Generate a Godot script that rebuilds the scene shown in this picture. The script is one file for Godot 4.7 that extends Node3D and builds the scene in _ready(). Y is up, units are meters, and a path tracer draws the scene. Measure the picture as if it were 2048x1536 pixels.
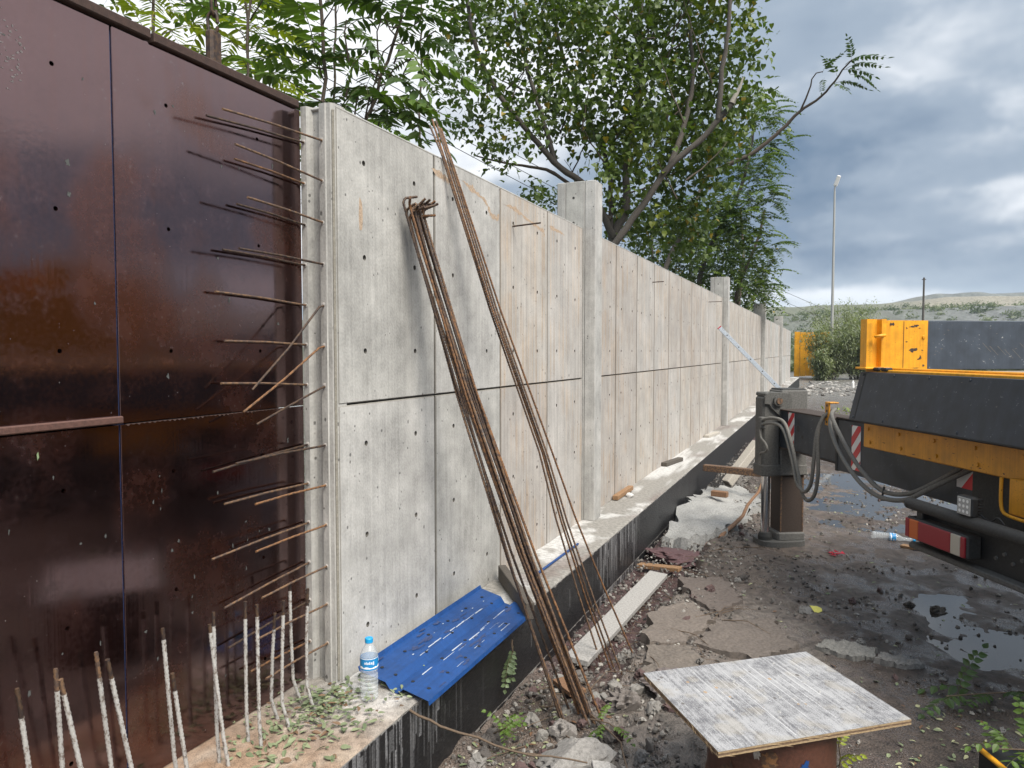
extends Node3D
# A concrete wall under construction: glossy brown formwork, rebar, the rear of a yellow and black truck with its outrigger out, trees behind the wall.
# Metres, y up. The wall runs along -z, its face looks along +x; the camera stands over the origin.

const FACE := -1.748      # wall face
const FORM := -1.9        # formwork face
const FOOT_TOP := 0.337   # top of the footing
const FOOT_EDGE := -1.4   # outer face of the footing

var rng := RandomNumberGenerator.new()
var hn := FastNoiseLite.new()
var M := {}

class G:
	var v := PackedVector3Array()
	var n := PackedVector3Array()
	var t := PackedVector2Array()
	var c := PackedColorArray()
	var col := Color(1, 1, 1)
	func tri(a: Vector3, b: Vector3, d: Vector3, na: Vector3, nb: Vector3, nd: Vector3, ta := Vector2.ZERO, tb := Vector2.ZERO, td := Vector2.ZERO) -> void:
		c.append(col); c.append(col); c.append(col)
		if (b - a).cross(d - a).dot(na + nb + nd) > 0.0:
			v.append(a); v.append(d); v.append(b)
			n.append(na); n.append(nd); n.append(nb)
			t.append(ta); t.append(td); t.append(tb)
		else:
			v.append(a); v.append(b); v.append(d)
			n.append(na); n.append(nb); n.append(nd)
			t.append(ta); t.append(tb); t.append(td)
	func flat(a: Vector3, b: Vector3, d: Vector3, towards: Vector3) -> void:
		var m := (b - a).cross(d - a)
		if m.length_squared() < 1e-18:
			return
		m = m.normalized()
		if m.dot(towards) < 0.0:
			m = -m
		tri(a, b, d, m, m, m)
	func quad(a: Vector3, b: Vector3, d: Vector3, e: Vector3, towards: Vector3) -> void:
		flat(a, b, d, towards); flat(a, d, e, towards)
	func uvquad(a: Vector3, b: Vector3, d: Vector3, e: Vector3, m: Vector3, ta: Vector2, tb: Vector2, td: Vector2, te: Vector2) -> void:
		tri(a, b, d, m, m, m, ta, tb, td); tri(a, d, e, m, m, m, ta, td, te)
	# a box with chamfered edges; f places it
	func box(f: Transform3D, size: Vector3, ch := 0.004) -> void:
		var h := size * 0.5
		ch = minf(ch, minf(h.x, minf(h.y, h.z)) * 0.9)
		var o := f.origin
		for ax in 3:
			var a1 := (ax + 1) % 3
			var a2 := (ax + 2) % 3
			for s in [-1.0, 1.0]:
				var p := []
				for k in [[-1, -1], [1, -1], [1, 1], [-1, 1]]:
					var q := Vector3.ZERO
					q[ax] = h[ax] * s
					q[a1] = (h[a1] - ch) * k[0]
					q[a2] = (h[a2] - ch) * k[1]
					p.append(f * q)
				quad(p[0], p[1], p[2], p[3], f.basis[ax] * s)
			# four edges along ax
			for s1 in [-1.0, 1.0]:
				for s2 in [-1.0, 1.0]:
					var e := []
					for k in [[-1, 0], [1, 0], [1, 1], [-1, 1]]:
						var q := Vector3.ZERO
						q[ax] = (h[ax] - ch) * k[0]
						q[a1] = (h[a1] - (ch if k[1] == 0 else 0.0)) * s1
						q[a2] = (h[a2] - (0.0 if k[1] == 0 else ch)) * s2
						e.append(f * q)
					quad(e[0], e[1], e[2], e[3], f.basis[a1] * s1 + f.basis[a2] * s2)
		for sx in [-1.0, 1.0]:
			for sy in [-1.0, 1.0]:
				for sz in [-1.0, 1.0]:
					var s := Vector3(sx, sy, sz)
					flat(f * (Vector3(h.x, h.y - ch, h.z - ch) * s), f * (Vector3(h.x - ch, h.y, h.z - ch) * s), f * (Vector3(h.x - ch, h.y - ch, h.z) * s), f.basis * s)
	func tube(p: Array, r: Array, sides := 8, caps := true) -> void:
		var last := p.size() - 1
		var up := Vector3.UP
		var d0: Vector3 = (p[1] - p[0]).normalized()
		if absf(d0.dot(up)) > 0.9:
			up = Vector3.RIGHT
		var sx := d0.cross(up).normalized()
		var rings := []
		var norms := []
		for i in p.size():
			var d: Vector3 = (p[mini(i + 1, last)] - p[maxi(i - 1, 0)]).normalized()
			sx = (sx - d * sx.dot(d)).normalized()
			var sy := d.cross(sx)
			var ring := []
			var nr := []
			for k in sides:
				var a := TAU * k / sides
				var m := sx * cos(a) + sy * sin(a)
				nr.append(m)
				ring.append(p[i] + m * r[mini(i, r.size() - 1)])
			rings.append(ring); norms.append(nr)
		for i in last:
			for k in sides:
				var k2 := (k + 1) % sides
				tri(rings[i][k], rings[i + 1][k], rings[i + 1][k2], norms[i][k], norms[i + 1][k], norms[i + 1][k2])
				tri(rings[i][k], rings[i + 1][k2], rings[i][k2], norms[i][k], norms[i + 1][k2], norms[i][k2])
		if caps:
			for e in [0, last]:
				var d: Vector3 = (p[0] - p[1]) if e == 0 else (p[last] - p[last - 1])
				for k in sides:
					flat(p[e], rings[e][k], rings[e][(k + 1) % sides], d)
	# profile of (radius, height) turned round the y axis of f
	func lathe(f: Transform3D, prof: Array, sides := 20, uvs := false) -> void:
		for i in prof.size() - 1:
			var a: Vector2 = prof[i]
			var b: Vector2 = prof[i + 1]
			var m2 := Vector2(b.y - a.y, a.x - b.x).normalized()
			for k in sides:
				var a0 := TAU * k / sides
				var a1 := TAU * (k + 1) / sides
				var d0 := Vector3(cos(a0), 0, sin(a0))
				var d1 := Vector3(cos(a1), 0, sin(a1))
				var n0 := f.basis * (d0 * m2.x + Vector3.UP * m2.y)
				var n1 := f.basis * (d1 * m2.x + Vector3.UP * m2.y)
				var q := [f * (d0 * a.x + Vector3.UP * a.y), f * (d1 * a.x + Vector3.UP * a.y), f * (d1 * b.x + Vector3.UP * b.y), f * (d0 * b.x + Vector3.UP * b.y)]
				if a.x > 1e-6:
					tri(q[0], q[1], q[2], n0, n1, n1)
				if b.x > 1e-6:
					tri(q[0], q[2], q[3], n0, n1, n0)
	# polygon in the x-y plane of f, extruded along its z by depth (centred)
	func prism(f: Transform3D, poly: PackedVector2Array, depth: float) -> void:
		var idx := Geometry2D.triangulate_polygon(poly)
		for s in [-0.5, 0.5]:
			for i in range(0, idx.size(), 3):
				var q := []
				for k in 3:
					var a := poly[idx[i + k]]
					q.append(f * Vector3(a.x, a.y, depth * s))
				flat(q[0], q[1], q[2], f.basis.z * s)
		var turn := 0.0
		for i in poly.size():
			turn += poly[i].cross(poly[(i + 1) % poly.size()])
		for i in poly.size():
			var a := poly[i]
			var b := poly[(i + 1) % poly.size()]
			var out2 := Vector2(b.y - a.y, a.x - b.x) * signf(turn)
			quad(f * Vector3(a.x, a.y, -depth / 2), f * Vector3(b.x, b.y, -depth / 2), f * Vector3(b.x, b.y, depth / 2), f * Vector3(a.x, a.y, depth / 2), f.basis * Vector3(out2.x, out2.y, 0))
	func done() -> ArrayMesh:
		var arr := []
		arr.resize(Mesh.ARRAY_MAX)
		arr[Mesh.ARRAY_VERTEX] = v
		arr[Mesh.ARRAY_NORMAL] = n
		arr[Mesh.ARRAY_TEX_UV] = t
		arr[Mesh.ARRAY_COLOR] = c
		var m := ArrayMesh.new()
		m.add_surface_from_arrays(Mesh.PRIMITIVE_TRIANGLES, arr)
		return m

func V(x: float, y: float, z: float) -> Vector3:
	return Vector3(x, y, z)

func at(x: float, y: float, z: float, turn := Vector3.ZERO) -> Transform3D:
	return Transform3D(Basis.from_euler(turn * PI / 180.0), Vector3(x, y, z))

func thing(called: String, label: String, category: String, pos := Vector3.ZERO, turn := 0.0, group := "") -> Node3D:
	var o := Node3D.new()
	o.name = called
	add_child(o, true)
	o.position = pos
	o.rotation.y = deg_to_rad(turn)
	tag(o, label, category, group)
	return o

func tag(o: Node3D, label: String, category: String, group := "") -> void:
	o.set_meta("label", label)
	o.set_meta("category", category)
	if group:
		o.set_meta("group", group)

func part(parent: Node3D, called: String, g, mat: Material, kind := "") -> MeshInstance3D:
	var o := MeshInstance3D.new()
	o.name = called
	o.mesh = g.done() if g is G else g
	o.material_override = mat
	parent.add_child(o, true)
	if kind:
		o.set_meta("kind", kind)
	return o

func solo(called: String, g, mat: Material, label: String, category: String, pos := Vector3.ZERO, turn := 0.0, group := "") -> MeshInstance3D:
	var o := part(self, called, g, mat)
	o.position = pos
	o.rotation.y = deg_to_rad(turn)
	tag(o, label, category, group)
	return o

func setting(called: String, g, mat: Material) -> MeshInstance3D:
	return part(self, called, g, mat, "structure")

func scatter(parent: Node3D, called: String, mesh: Mesh, mat: Material, places: Array, colors: Array, kind := "stuff") -> MultiMeshInstance3D:
	var mm := MultiMesh.new()
	mm.transform_format = MultiMesh.TRANSFORM_3D
	mm.use_colors = true
	mm.mesh = mesh
	mm.instance_count = places.size()
	for i in places.size():
		mm.set_instance_transform(i, places[i])
		mm.set_instance_color(i, colors[i])
	var o := MultiMeshInstance3D.new()
	o.name = called
	o.multimesh = mm
	o.material_override = mat
	parent.add_child(o, true)
	o.set_meta("kind", kind)
	return o

# ------------------------------------------------------------------ textures

func noise_image(size: Vector2i, freq: float, octaves: int, seed_: int, kind := FastNoiseLite.TYPE_SIMPLEX_SMOOTH) -> PackedByteArray:
	var f := FastNoiseLite.new()
	f.noise_type = kind
	f.seed = seed_
	f.frequency = freq
	f.fractal_octaves = octaves
	f.fractal_type = FastNoiseLite.FRACTAL_FBM if octaves > 1 else FastNoiseLite.FRACTAL_NONE
	var im := f.get_seamless_image(size.x, size.y)
	im.convert(Image.FORMAT_L8)
	return im.get_data()

func streak_image(size: int, across: int, seed_: int) -> PackedByteArray:   # vertical streaks
	var f := FastNoiseLite.new()
	f.seed = seed_
	f.frequency = 0.05
	f.fractal_octaves = 5
	f.fractal_gain = 0.7
	var im := f.get_seamless_image(size, across)
	im.resize(size, size, Image.INTERPOLATE_CUBIC)
	im.convert(Image.FORMAT_L8)
	return im.get_data()

func dots(im: Image, count: int, lo: float, hi: float, value: float, tall := 1.0, where := PackedByteArray()) -> void:   # dark pits in a one-channel height image
	var s := im.get_width()
	for i in count:
		var r := lo + (hi - lo) * pow(rng.randf(), 3.0)
		var k := rng.randf_range(0.7, 1.0 + tall)
		var cx := rng.randi_range(0, s - 1)
		var cy := rng.randi_range(0, s - 1)
		if where and rng.randf() > smoothstep(0.42, 0.66, where[cy * s + cx] / 255.0) + 0.08:
			continue
		for y in range(-ceili(r * k), ceili(r * k) + 1):
			for x in range(-ceili(r), ceili(r) + 1):
				if Vector2(x, y / k).length() <= r:
					im.set_pixel(posmod(cx + x, s), posmod(cy + y, s), Color(value, value, value))

func tex(im: Image) -> ImageTexture:
	return ImageTexture.create_from_image(im)

func normal_of(height: Image, strength: float) -> ImageTexture:
	var im: Image = height.duplicate()
	im.convert(Image.FORMAT_RGBA8)
	im.bump_map_to_normal_map(strength)
	return tex(im)

# mixes noise into a colour picture (linear colours in, sRGB out) by a function of the pixel's noise values
func paint(size: int, f: Callable) -> Image:
	var data := PackedByteArray()
	data.resize(size * size * 3)
	for i in size * size:
		var c: Color = f.call(i)
		c = c.linear_to_srgb()
		data[i * 3] = clampi(int(c.r * 255.0), 0, 255)
		data[i * 3 + 1] = clampi(int(c.g * 255.0), 0, 255)
		data[i * 3 + 2] = clampi(int(c.b * 255.0), 0, 255)
	return Image.create_from_data(size, size, false, Image.FORMAT_RGB8, data)

func grey(size: int, f: Callable) -> Image:
	var data := PackedByteArray()
	data.resize(size * size)
	for i in size * size:
		data[i] = clampi(int(f.call(i) * 255.0), 0, 255)
	return Image.create_from_data(size, size, false, Image.FORMAT_L8, data)

func mat(albedo: Color, rough := 0.8, metal := 0.0) -> StandardMaterial3D:
	var m := StandardMaterial3D.new()
	m.albedo_color = albedo.linear_to_srgb()
	m.roughness = rough
	m.metallic = metal
	return m

func tri_mat(tint: Color, rough: float, albedo: Texture2D, normal: Texture2D, scale: float, strength := 1.0, rough_tex: Texture2D = null, world := true) -> StandardMaterial3D:
	var m := mat(tint, rough)
	m.albedo_texture = albedo
	if normal:
		m.normal_enabled = true
		m.normal_texture = normal
		m.normal_scale = strength
	if rough_tex:
		m.roughness_texture = rough_tex
		m.roughness_texture_channel = BaseMaterial3D.TEXTURE_CHANNEL_RED
	m.uv1_triplanar = true
	m.uv1_world_triplanar = world
	m.uv1_scale = Vector3.ONE * scale
	m.uv1_triplanar_sharpness = 6.0
	return m

func materials() -> void:
	var S := 1024
	var big := noise_image(Vector2i(S, S), 0.004, 4, 11)
	var mid := noise_image(Vector2i(S, S), 0.02, 4, 12)
	var fine := noise_image(Vector2i(S, S), 0.12, 3, 13)
	var streak := streak_image(S, 24, 14)
	var streak2 := streak_image(S, 12, 15)
	# concrete: cloudy grey with faint vertical streaks and small air holes
	rng.seed = 5
	var pits := Image.create(S, S, false, Image.FORMAT_L8)
	pits.fill(Color.WHITE)
	dots(pits, 950, 0.5, 3.2, 0.0, 0.6, big)
	var pit := pits.get_data()
	var height := grey(S, func(i): return (0.55 + (fine[i] / 255.0 - 0.5) * 0.25 + (mid[i] / 255.0 - 0.5) * 0.2) * (0.25 + 0.75 * pit[i] / 255.0))
	M.concrete_normal = normal_of(height, 2.2)
	var conc := paint(S, func(i):
		var k := 0.80 + (big[i] / 255.0 - 0.5) * 0.42 + (mid[i] / 255.0 - 0.5) * 0.20 + (fine[i] / 255.0 - 0.5) * 0.22 + (streak[i] / 255.0 - 0.5) * 0.22
		return Color(0.475, 0.465, 0.442) * k * (0.36 + 0.64 * pit[i] / 255.0))
	M.concrete_tex = tex(conc)
	var conc2 := paint(S, func(i):
		var w := smoothstep(0.50, 0.75, streak2[i] / 255.0) * smoothstep(0.3, 0.7, big[(i + 371 * S + 100) % (S * S)] / 255.0)
		var k := 0.84 + (big[i] / 255.0 - 0.5) * 0.26 + (mid[i] / 255.0 - 0.5) * 0.14 + (fine[i] / 255.0 - 0.5) * 0.16 + (streak[i] / 255.0 - 0.5) * 0.34
		return Color(0.470, 0.446, 0.418).lerp(Color(0.47, 0.36, 0.26), w * 0.6) * k * (0.3 + 0.7 * pit[i] / 255.0))
	M.concrete_warm_tex = tex(conc2)
	M.concrete = tri_mat(Color(1, 1, 1), 0.88, M.concrete_tex, M.concrete_normal, 0.55, 0.7)
	M.concrete_a = tri_mat(Color(0.93, 0.93, 0.92), 0.88, M.concrete_tex, M.concrete_normal, 0.55, 0.7)
	M.concrete_b = tri_mat(Color(1, 0.985, 0.96), 0.88, M.concrete_warm_tex, M.concrete_normal, 0.5, 0.6)
	M.concrete_c = tri_mat(Color(0.92, 0.90, 0.885), 0.88, M.concrete_warm_tex, M.concrete_normal, 0.5, 0.6)
	M.concrete_d = tri_mat(Color(1, 1, 1), 0.88, M.concrete_warm_tex, M.concrete_normal, 0.37, 0.6)
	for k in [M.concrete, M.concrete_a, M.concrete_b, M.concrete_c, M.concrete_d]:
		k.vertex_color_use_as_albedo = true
	M.concrete_old = tri_mat(Color(0.70, 0.70, 0.69), 0.9, M.concrete_tex, M.concrete_normal, 0.5, 0.8)
	M.joint = tri_mat(Color(0.16, 0.155, 0.145), 0.95, M.concrete_tex, M.concrete_normal, 0.8, 0.8)
	M.dark_gap = mat(Color(0.06, 0.058, 0.055), 0.95)
	# rough broken concrete, also for vertex-coloured rubble and the footing's top
	var rubble_h := grey(S, func(i): return 0.5 + (fine[i] / 255.0 - 0.5) * 0.7 + (mid[i] / 255.0 - 0.5) * 0.5)
	M.rough_normal = normal_of(rubble_h, 5.0)
	var mottled := paint(S, func(i):
		var k := 0.78 + (mid[i] / 255.0 - 0.5) * 0.5 + (fine[i] / 255.0 - 0.5) * 0.65
		return Color(1, 1, 1) * k)
	M.mottled_tex = tex(mottled)
	M.footing_top = tri_mat(Color(1, 1, 1), 0.92, M.mottled_tex, M.rough_normal, 1.3, 0.8)
	M.footing_top.vertex_color_use_as_albedo = true
	M.rubble = tri_mat(Color(1, 1, 1), 0.93, M.mottled_tex, M.rough_normal, 2.2, 1.0, null, false)
	M.rubble.vertex_color_use_as_albedo = true
	# ground: dark mud, some of it wet
	var wet := grey(S, func(i): return clampf(0.70 - smoothstep(0.46, 0.68, big[i] / 255.0) * 0.46 + (fine[i] / 255.0 - 0.5) * 0.25, 0.22, 1.0))
	var mud := paint(S, func(i):
		var k := 0.75 + (big[i] / 255.0 - 0.5) * 0.5 + (mid[i] / 255.0 - 0.5) * 0.7 + (fine[i] / 255.0 - 0.5) * 0.8
		var pale := smoothstep(0.70, 0.80, fine[i] / 255.0) * smoothstep(0.45, 0.65, mid[(i * 3 + 991) % (S * S)] / 255.0)
		return (Color(1, 1, 1) * k).lerp(Color(2.0, 1.95, 1.85), pale * 0.35))
	M.ground = tri_mat(Color(1, 1, 1), 1.0, tex(mud), M.rough_normal, 0.62, 1.0, tex(wet))
	M.ground.vertex_color_use_as_albedo = true
	# brown film-faced formwork board
	var film := paint(S, func(i):
		var o := smoothstep(0.45, 0.80, big[i] / 255.0) * 0.6 + (streak[i] / 255.0 - 0.5) * 0.35
		var k := 0.96 + (fine[i] / 255.0 - 0.5) * 0.14 + (mid[i] / 255.0 - 0.5) * 0.12
		var speck := smoothstep(0.76, 0.81, fine[i] / 255.0) * smoothstep(0.5, 0.7, mid[i] / 255.0)
		return (Color(0.135, 0.074, 0.075).lerp(Color(0.155, 0.056, 0.036), clampf(o * 1.2, 0.0, 1.0)) * k).lerp(Color(0.30, 0.28, 0.27), speck * 0.35))
	var film_r := grey(S, func(i): return clampf(0.10 + smoothstep(0.5, 0.8, mid[i] / 255.0) * 0.07 + (fine[i] / 255.0 - 0.5) * 0.14 + smoothstep(0.42, 0.72, big[i] / 255.0) * 0.16, 0.05, 0.6))
	var film_h := grey(S, func(i): return 0.5 + (streak[i] / 255.0 - 0.5) * 0.40 + (fine[i] / 255.0 - 0.5) * 0.22 * smoothstep(0.4, 0.7, big[(i + 77777) % (S * S)] / 255.0) + (mid[i] / 255.0 - 0.5) * 0.15)
	M.film = tri_mat(Color(1, 1, 1), 1.0, tex(film), normal_of(film_h, 0.5), 0.40, 0.40, tex(film_r))
	M.film.metallic_specular = 1.0
	M.film.clearcoat_enabled = true
	M.film.metallic = 0.97
	M.film.clearcoat = 1.0
	M.film.clearcoat_roughness = 0.10
	M.film_edge = tri_mat(Color(0.055, 0.028, 0.02), 0.8, M.mottled_tex, M.rough_normal, 2.0, 0.5)
	M.splash = tri_mat(Color(0.085, 0.09, 0.085), 0.75, M.mottled_tex, M.rough_normal, 6.0, 0.5)
	M.scuffed_film = tri_mat(Color(0.20, 0.175, 0.175), 0.6, M.mottled_tex, M.rough_normal, 6.0, 0.5)
	M.batten = tri_mat(Color(0.125, 0.062, 0.047), 0.6, M.mottled_tex, M.rough_normal, 3.0, 0.3)
	M.blue_steel = tri_mat(Color(0.015, 0.035, 0.11), 0.5, M.mottled_tex, M.rough_normal, 3.0, 0.3)
	# rust
	var rust := paint(512, func(i):
		var j: int = (i % 512) + (i / 512) * S
		var a := smoothstep(0.35, 0.7, mid[j] / 255.0)
		return Color(0.070, 0.045, 0.034).lerp(Color(0.165, 0.094, 0.048), a) * (0.75 + fine[j] / 255.0 * 0.5))
	M.rust_tex = tex(rust)
	M.rust = tri_mat(Color(1, 1, 1), 0.75, M.rust_tex, M.rough_normal, 4.0, 0.4)
	M.rust_dark = tri_mat(Color(0.55, 0.58, 0.66), 0.6, M.rust_tex, M.rough_normal, 4.0, 0.4)
	M.rust_dark.metallic = 0.3
	M.rust_orange = tri_mat(Color(1.25, 1.05, 0.8), 0.8, M.rust_tex, M.rough_normal, 4.0, 0.4)
	var grout := paint(512, func(i):
		var j: int = (i % 512) + (i / 512) * S
		var bare := smoothstep(0.56, 0.66, mid[j] / 255.0 * 0.6 + fine[j] / 255.0 * 0.4)
		return Color(0.41, 0.40, 0.38).lerp(Color(0.11, 0.075, 0.055), bare * 0.85) * (0.75 + fine[j] / 255.0 * 0.5))
	M.grouted = tri_mat(Color(1, 1, 1), 0.95, tex(grout), M.rough_normal, 3.3, 1.0)
	# black bitumen coat of the footing's side, with whitish runs
	rng.seed = 9
	var W := 2048
	var runs := Image.create(W, 256, false, Image.FORMAT_RGB8)
	runs.fill(Color(0.010, 0.010, 0.011).linear_to_srgb())
	for i in 5200:
		var x := rng.randi_range(0, W - 1)
		var y := rng.randi_range(0, 255)
		var k := rng.randf_range(0.012, 0.05)
		runs.fill_rect(Rect2i(x, y, rng.randi_range(1, 3), rng.randi_range(1, 3)), Color(k, k, k).linear_to_srgb())
	for i in 1000:
		var u := rng.randf()
		var heavy := smoothstep(0.58, 0.61, u) * (1.0 - smoothstep(0.70, 0.74, u)) + (1.0 - smoothstep(0.30, 0.40, u)) * 0.75
		if rng.randf() > heavy + 0.06:
			continue
		var x := int(u * W)
		var k := rng.randf_range(0.06, 0.42) * (0.35 + 0.65 * heavy) * rng.randf_range(0.4, 1.0)
		var w := 1 + int(pow(rng.randf(), 3.0) * 6.0)
		var y0 := 0 if rng.randf() < 0.7 else rng.randi_range(0, 90)
		var y1 := rng.randi_range(60, 256)
		for y in range(y0, y1):
			var fade := k * (1.0 - 0.6 * float(y - y0) / 256.0) * rng.randf_range(0.75, 1.1)
			for xx in w:
				if rng.randf() < 0.12:
					continue
				runs.set_pixel((x + xx) % W, y, Color(fade, fade, fade * 1.03).linear_to_srgb())
	for x in W:
		var h := 3.0 + 16.0 * maxf(0.0, hn.get_noise_2d(x * 0.11, 3.0) + 0.5 * hn.get_noise_2d(x * 0.6, 9.0))
		for y in int(h):
			var k := rng.randf_range(0.14, 0.34)
			runs.set_pixel(x, y, Color(k, k * 0.96, k * 0.9).linear_to_srgb())
	for i in 260:
		var x := rng.randi_range(0, W - 40)
		var y := rng.randi_range(40, 250)
		var k := rng.randf_range(0.02, 0.07)
		for q in 30:
			runs.set_pixel(clampi(x + int(rng.randfn(0, 9.0)), 0, W - 1), clampi(y + int(rng.randfn(0, 5.0)), 0, 255), Color(k, k * 0.93, k * 0.88).linear_to_srgb())
	M.bitumen_runs = mat(Color(1, 1, 1), 0.45)
	M.bitumen_runs.albedo_texture = tex(runs)
	M.bitumen_runs.normal_enabled = true
	M.bitumen_runs.normal_texture = M.rough_normal
	M.bitumen_runs.normal_scale = 0.35
	M.bitumen = tri_mat(Color(0.022, 0.021, 0.022), 0.5, M.mottled_tex, M.rough_normal, 1.5, 0.4)
	# wood
	var grain := streak_image(512, 6, 21)
	var wood := paint(512, func(i):
		var j: int = (i % 512) + (i / 512) * S
		return Color(1, 1, 1) * (0.62 + (grain[i] / 255.0 - 0.5) * 0.7 + (fine[j] / 255.0 - 0.5) * 0.35 + mid[j] / 255.0 * 0.3))
	M.wood_tex = tex(wood)
	M.wood_pale = tri_mat(Color(0.50, 0.46, 0.40), 0.85, M.mottled_tex, M.rough_normal, 3.0, 0.6, null, false)
	M.wood_white = tri_mat(Color(0.40, 0.385, 0.365), 0.9, M.mottled_tex, M.rough_normal, 3.0, 0.7, null, false)
	M.wood_brown = tri_mat(Color(0.24, 0.13, 0.07), 0.8, M.mottled_tex, M.rough_normal, 3.0, 0.6, null, false)
	M.wood_dark = tri_mat(Color(0.10, 0.085, 0.07), 0.85, M.mottled_tex, M.rough_normal, 3.0, 0.6, null, false)
	M.wood_orange = tri_mat(Color(0.33, 0.19, 0.095), 0.8, M.mottled_tex, M.rough_normal, 3.0, 0.6, null, false)
	# plywood sheet with cement dried on it
	rng.seed = 77
	var ply := paint(S, func(i):
		var j: int = (i % S) * S + i / S          # grain runs across
		var white := smoothstep(0.30, 0.62, streak[j] / 255.0 * 0.26 + fine[i] / 255.0 * 0.34 + mid[i] / 255.0 * 0.18 + big[i] / 255.0 * 0.22)
		var tan_ := smoothstep(0.58, 0.80, big[(i + 300 * S + 500) % (S * S)] / 255.0)
		var c := Color(0.125, 0.125, 0.135).lerp(Color(0.37, 0.37, 0.375), white)
		return c.lerp(Color(0.34, 0.30, 0.23), tan_ * 0.3) * (0.72 + fine[(i * 5) % (S * S)] / 255.0 * 0.35 + (streak2[j] / 255.0 - 0.5) * 0.22))
	for k in 17:
		var y0 := 180 + k * 42 + rng.randi_range(-14, 14)
		var x0 := rng.randi_range(20, 240)
		var ln := rng.randi_range(180, 560)
		var wd := rng.randi_range(2, 6)
		for x in range(x0, mini(x0 + ln, 770)):
			for yy in wd:
				if rng.randf() < 0.7:
					var yq := y0 + yy + (x - x0) / 90
					ply.set_pixel(x, yq, ply.get_pixel(x, yq).lerp(Color(0.84, 0.84, 0.84), 0.7))
	for k in 26:
		var cx := rng.randi_range(30, 740)
		var cy := rng.randi_range(30, 990)
		var r := rng.randf_range(3.0, 13.0)
		var dark := rng.randf() < 0.6
		for y in range(-14, 15):
			for x in range(-14, 15):
				if Vector2(x, y * 1.3).length() < r * (0.75 + 0.5 * fine[((cy + y) * S + cx + x) % (S * S)] / 255.0):
					ply.set_pixel(cx + x, cy + y, ply.get_pixel(cx + x, cy + y).lerp(Color(0.30, 0.28, 0.27) if dark else Color(0.62, 0.50, 0.36), 0.7))
	M.ply_top = mat(Color(1, 1, 1), 0.8)
	M.ply_top.albedo_texture = tex(ply)
	M.ply_top.normal_enabled = true
	M.ply_top.normal_texture = M.concrete_normal
	M.ply_top.normal_scale = 0.5
	M.ply_edge = tri_mat(Color(0.42, 0.30, 0.17), 0.85, M.mottled_tex, M.rough_normal, 5.0, 0.7, null, false)
	M.ply_edge_grey = tri_mat(Color(0.40, 0.395, 0.385), 0.9, M.mottled_tex, M.rough_normal, 5.0, 0.7, null, false)
	M.ply_edge_dark = tri_mat(Color(0.16, 0.10, 0.06), 0.85, M.mottled_tex, M.rough_normal, 5.0, 0.7, null, false)
	# paints
	var scuffed := paint(512, func(i):
		var j: int = (i % 512) + (i / 512) * S
		var k := 0.86 + (mid[j] / 255.0 - 0.5) * 0.26 + (big[j] / 255.0 - 0.5) * 0.3 + (streak[j] / 255.0 - 0.5) * 0.3
		var s := smoothstep(0.735, 0.77, fine[j] / 255.0) * smoothstep(0.52, 0.68, mid[j] / 255.0)
		return (Color(1, 1, 1) * k).lerp(Color(0.42, 0.30, 0.22), s))
	M.scuff_tex = tex(scuffed)
	var scuffed_dark := paint(512, func(i):
		var j: int = (i % 512) + (i / 512) * S
		var k := 0.9 + (mid[j] / 255.0 - 0.5) * 0.5 + (streak[j] / 255.0 - 0.5) * 0.25
		var s := smoothstep(0.77, 0.80, fine[j] / 255.0) * smoothstep(0.60, 0.72, mid[j] / 255.0)
		return (Color(0.025, 0.033, 0.045) * k).lerp(Color(0.25, 0.25, 0.24), s * 0.8))
	M.dark_tex = tex(scuffed_dark)
	M.yellow = tri_mat(Color(0.80, 0.36, 0.012), 0.45, M.scuff_tex, M.rough_normal, 1.1, 0.08, null, false)
	M.yellow_dull = tri_mat(Color(0.60, 0.26, 0.012), 0.5, M.scuff_tex, M.rough_normal, 1.1, 0.08, null, false)
	M.slate = tri_mat(Color(1, 1, 1), 0.45, M.dark_tex, M.rough_normal, 0.9, 0.015, null, false)
	M.slate_light = tri_mat(Color(1.7, 1.7, 1.7), 0.5, M.dark_tex, M.rough_normal, 0.8, 0.015, null, false)
	M.black = tri_mat(Color(0.016, 0.017, 0.018), 0.6, M.mottled_tex, M.rough_normal, 2.0, 0.2, null, false)
	M.grimy = tri_mat(Color(0.115, 0.112, 0.104), 0.8, M.mottled_tex, M.rough_normal, 2.5, 0.5, null, false)
	M.grimy_dark = tri_mat(Color(0.045, 0.044, 0.042), 0.75, M.mottled_tex, M.rough_normal, 2.5, 0.5, null, false)
	M.dusty = tri_mat(Color(0.16, 0.155, 0.145), 0.9, M.mottled_tex, M.rough_normal, 2.5, 0.5, null, false)
	M.rust_wear = tri_mat(Color(0.058, 0.040, 0.031), 0.8, M.mottled_tex, M.rough_normal, 3.0, 0.4, null, false)
	M.deck_wood = tri_mat(Color(0.36, 0.29, 0.22), 0.85, M.wood_tex, M.rough_normal, 1.2, 0.4, null, false)
	M.chrome = mat(Color(0.62, 0.62, 0.63), 0.14, 1.0)
	M.hose = tri_mat(Color(0.19, 0.18, 0.16), 0.8, M.mottled_tex, M.rough_normal, 4.0, 0.3, null, false)
	M.red_film = mat(Color(0.52, 0.012, 0.02), 0.35)
	M.white_film = mat(Color(0.72, 0.71, 0.69), 0.4)
	M.red_lens = mat(Color(0.24, 0.008, 0.016), 0.35)
	M.orange_lens = mat(Color(0.48, 0.10, 0.012), 0.35)
	M.clear_lens = mat(Color(0.42, 0.38, 0.31), 0.45)
	M.lens_grey = mat(Color(0.30, 0.30, 0.29), 0.35)
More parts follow.
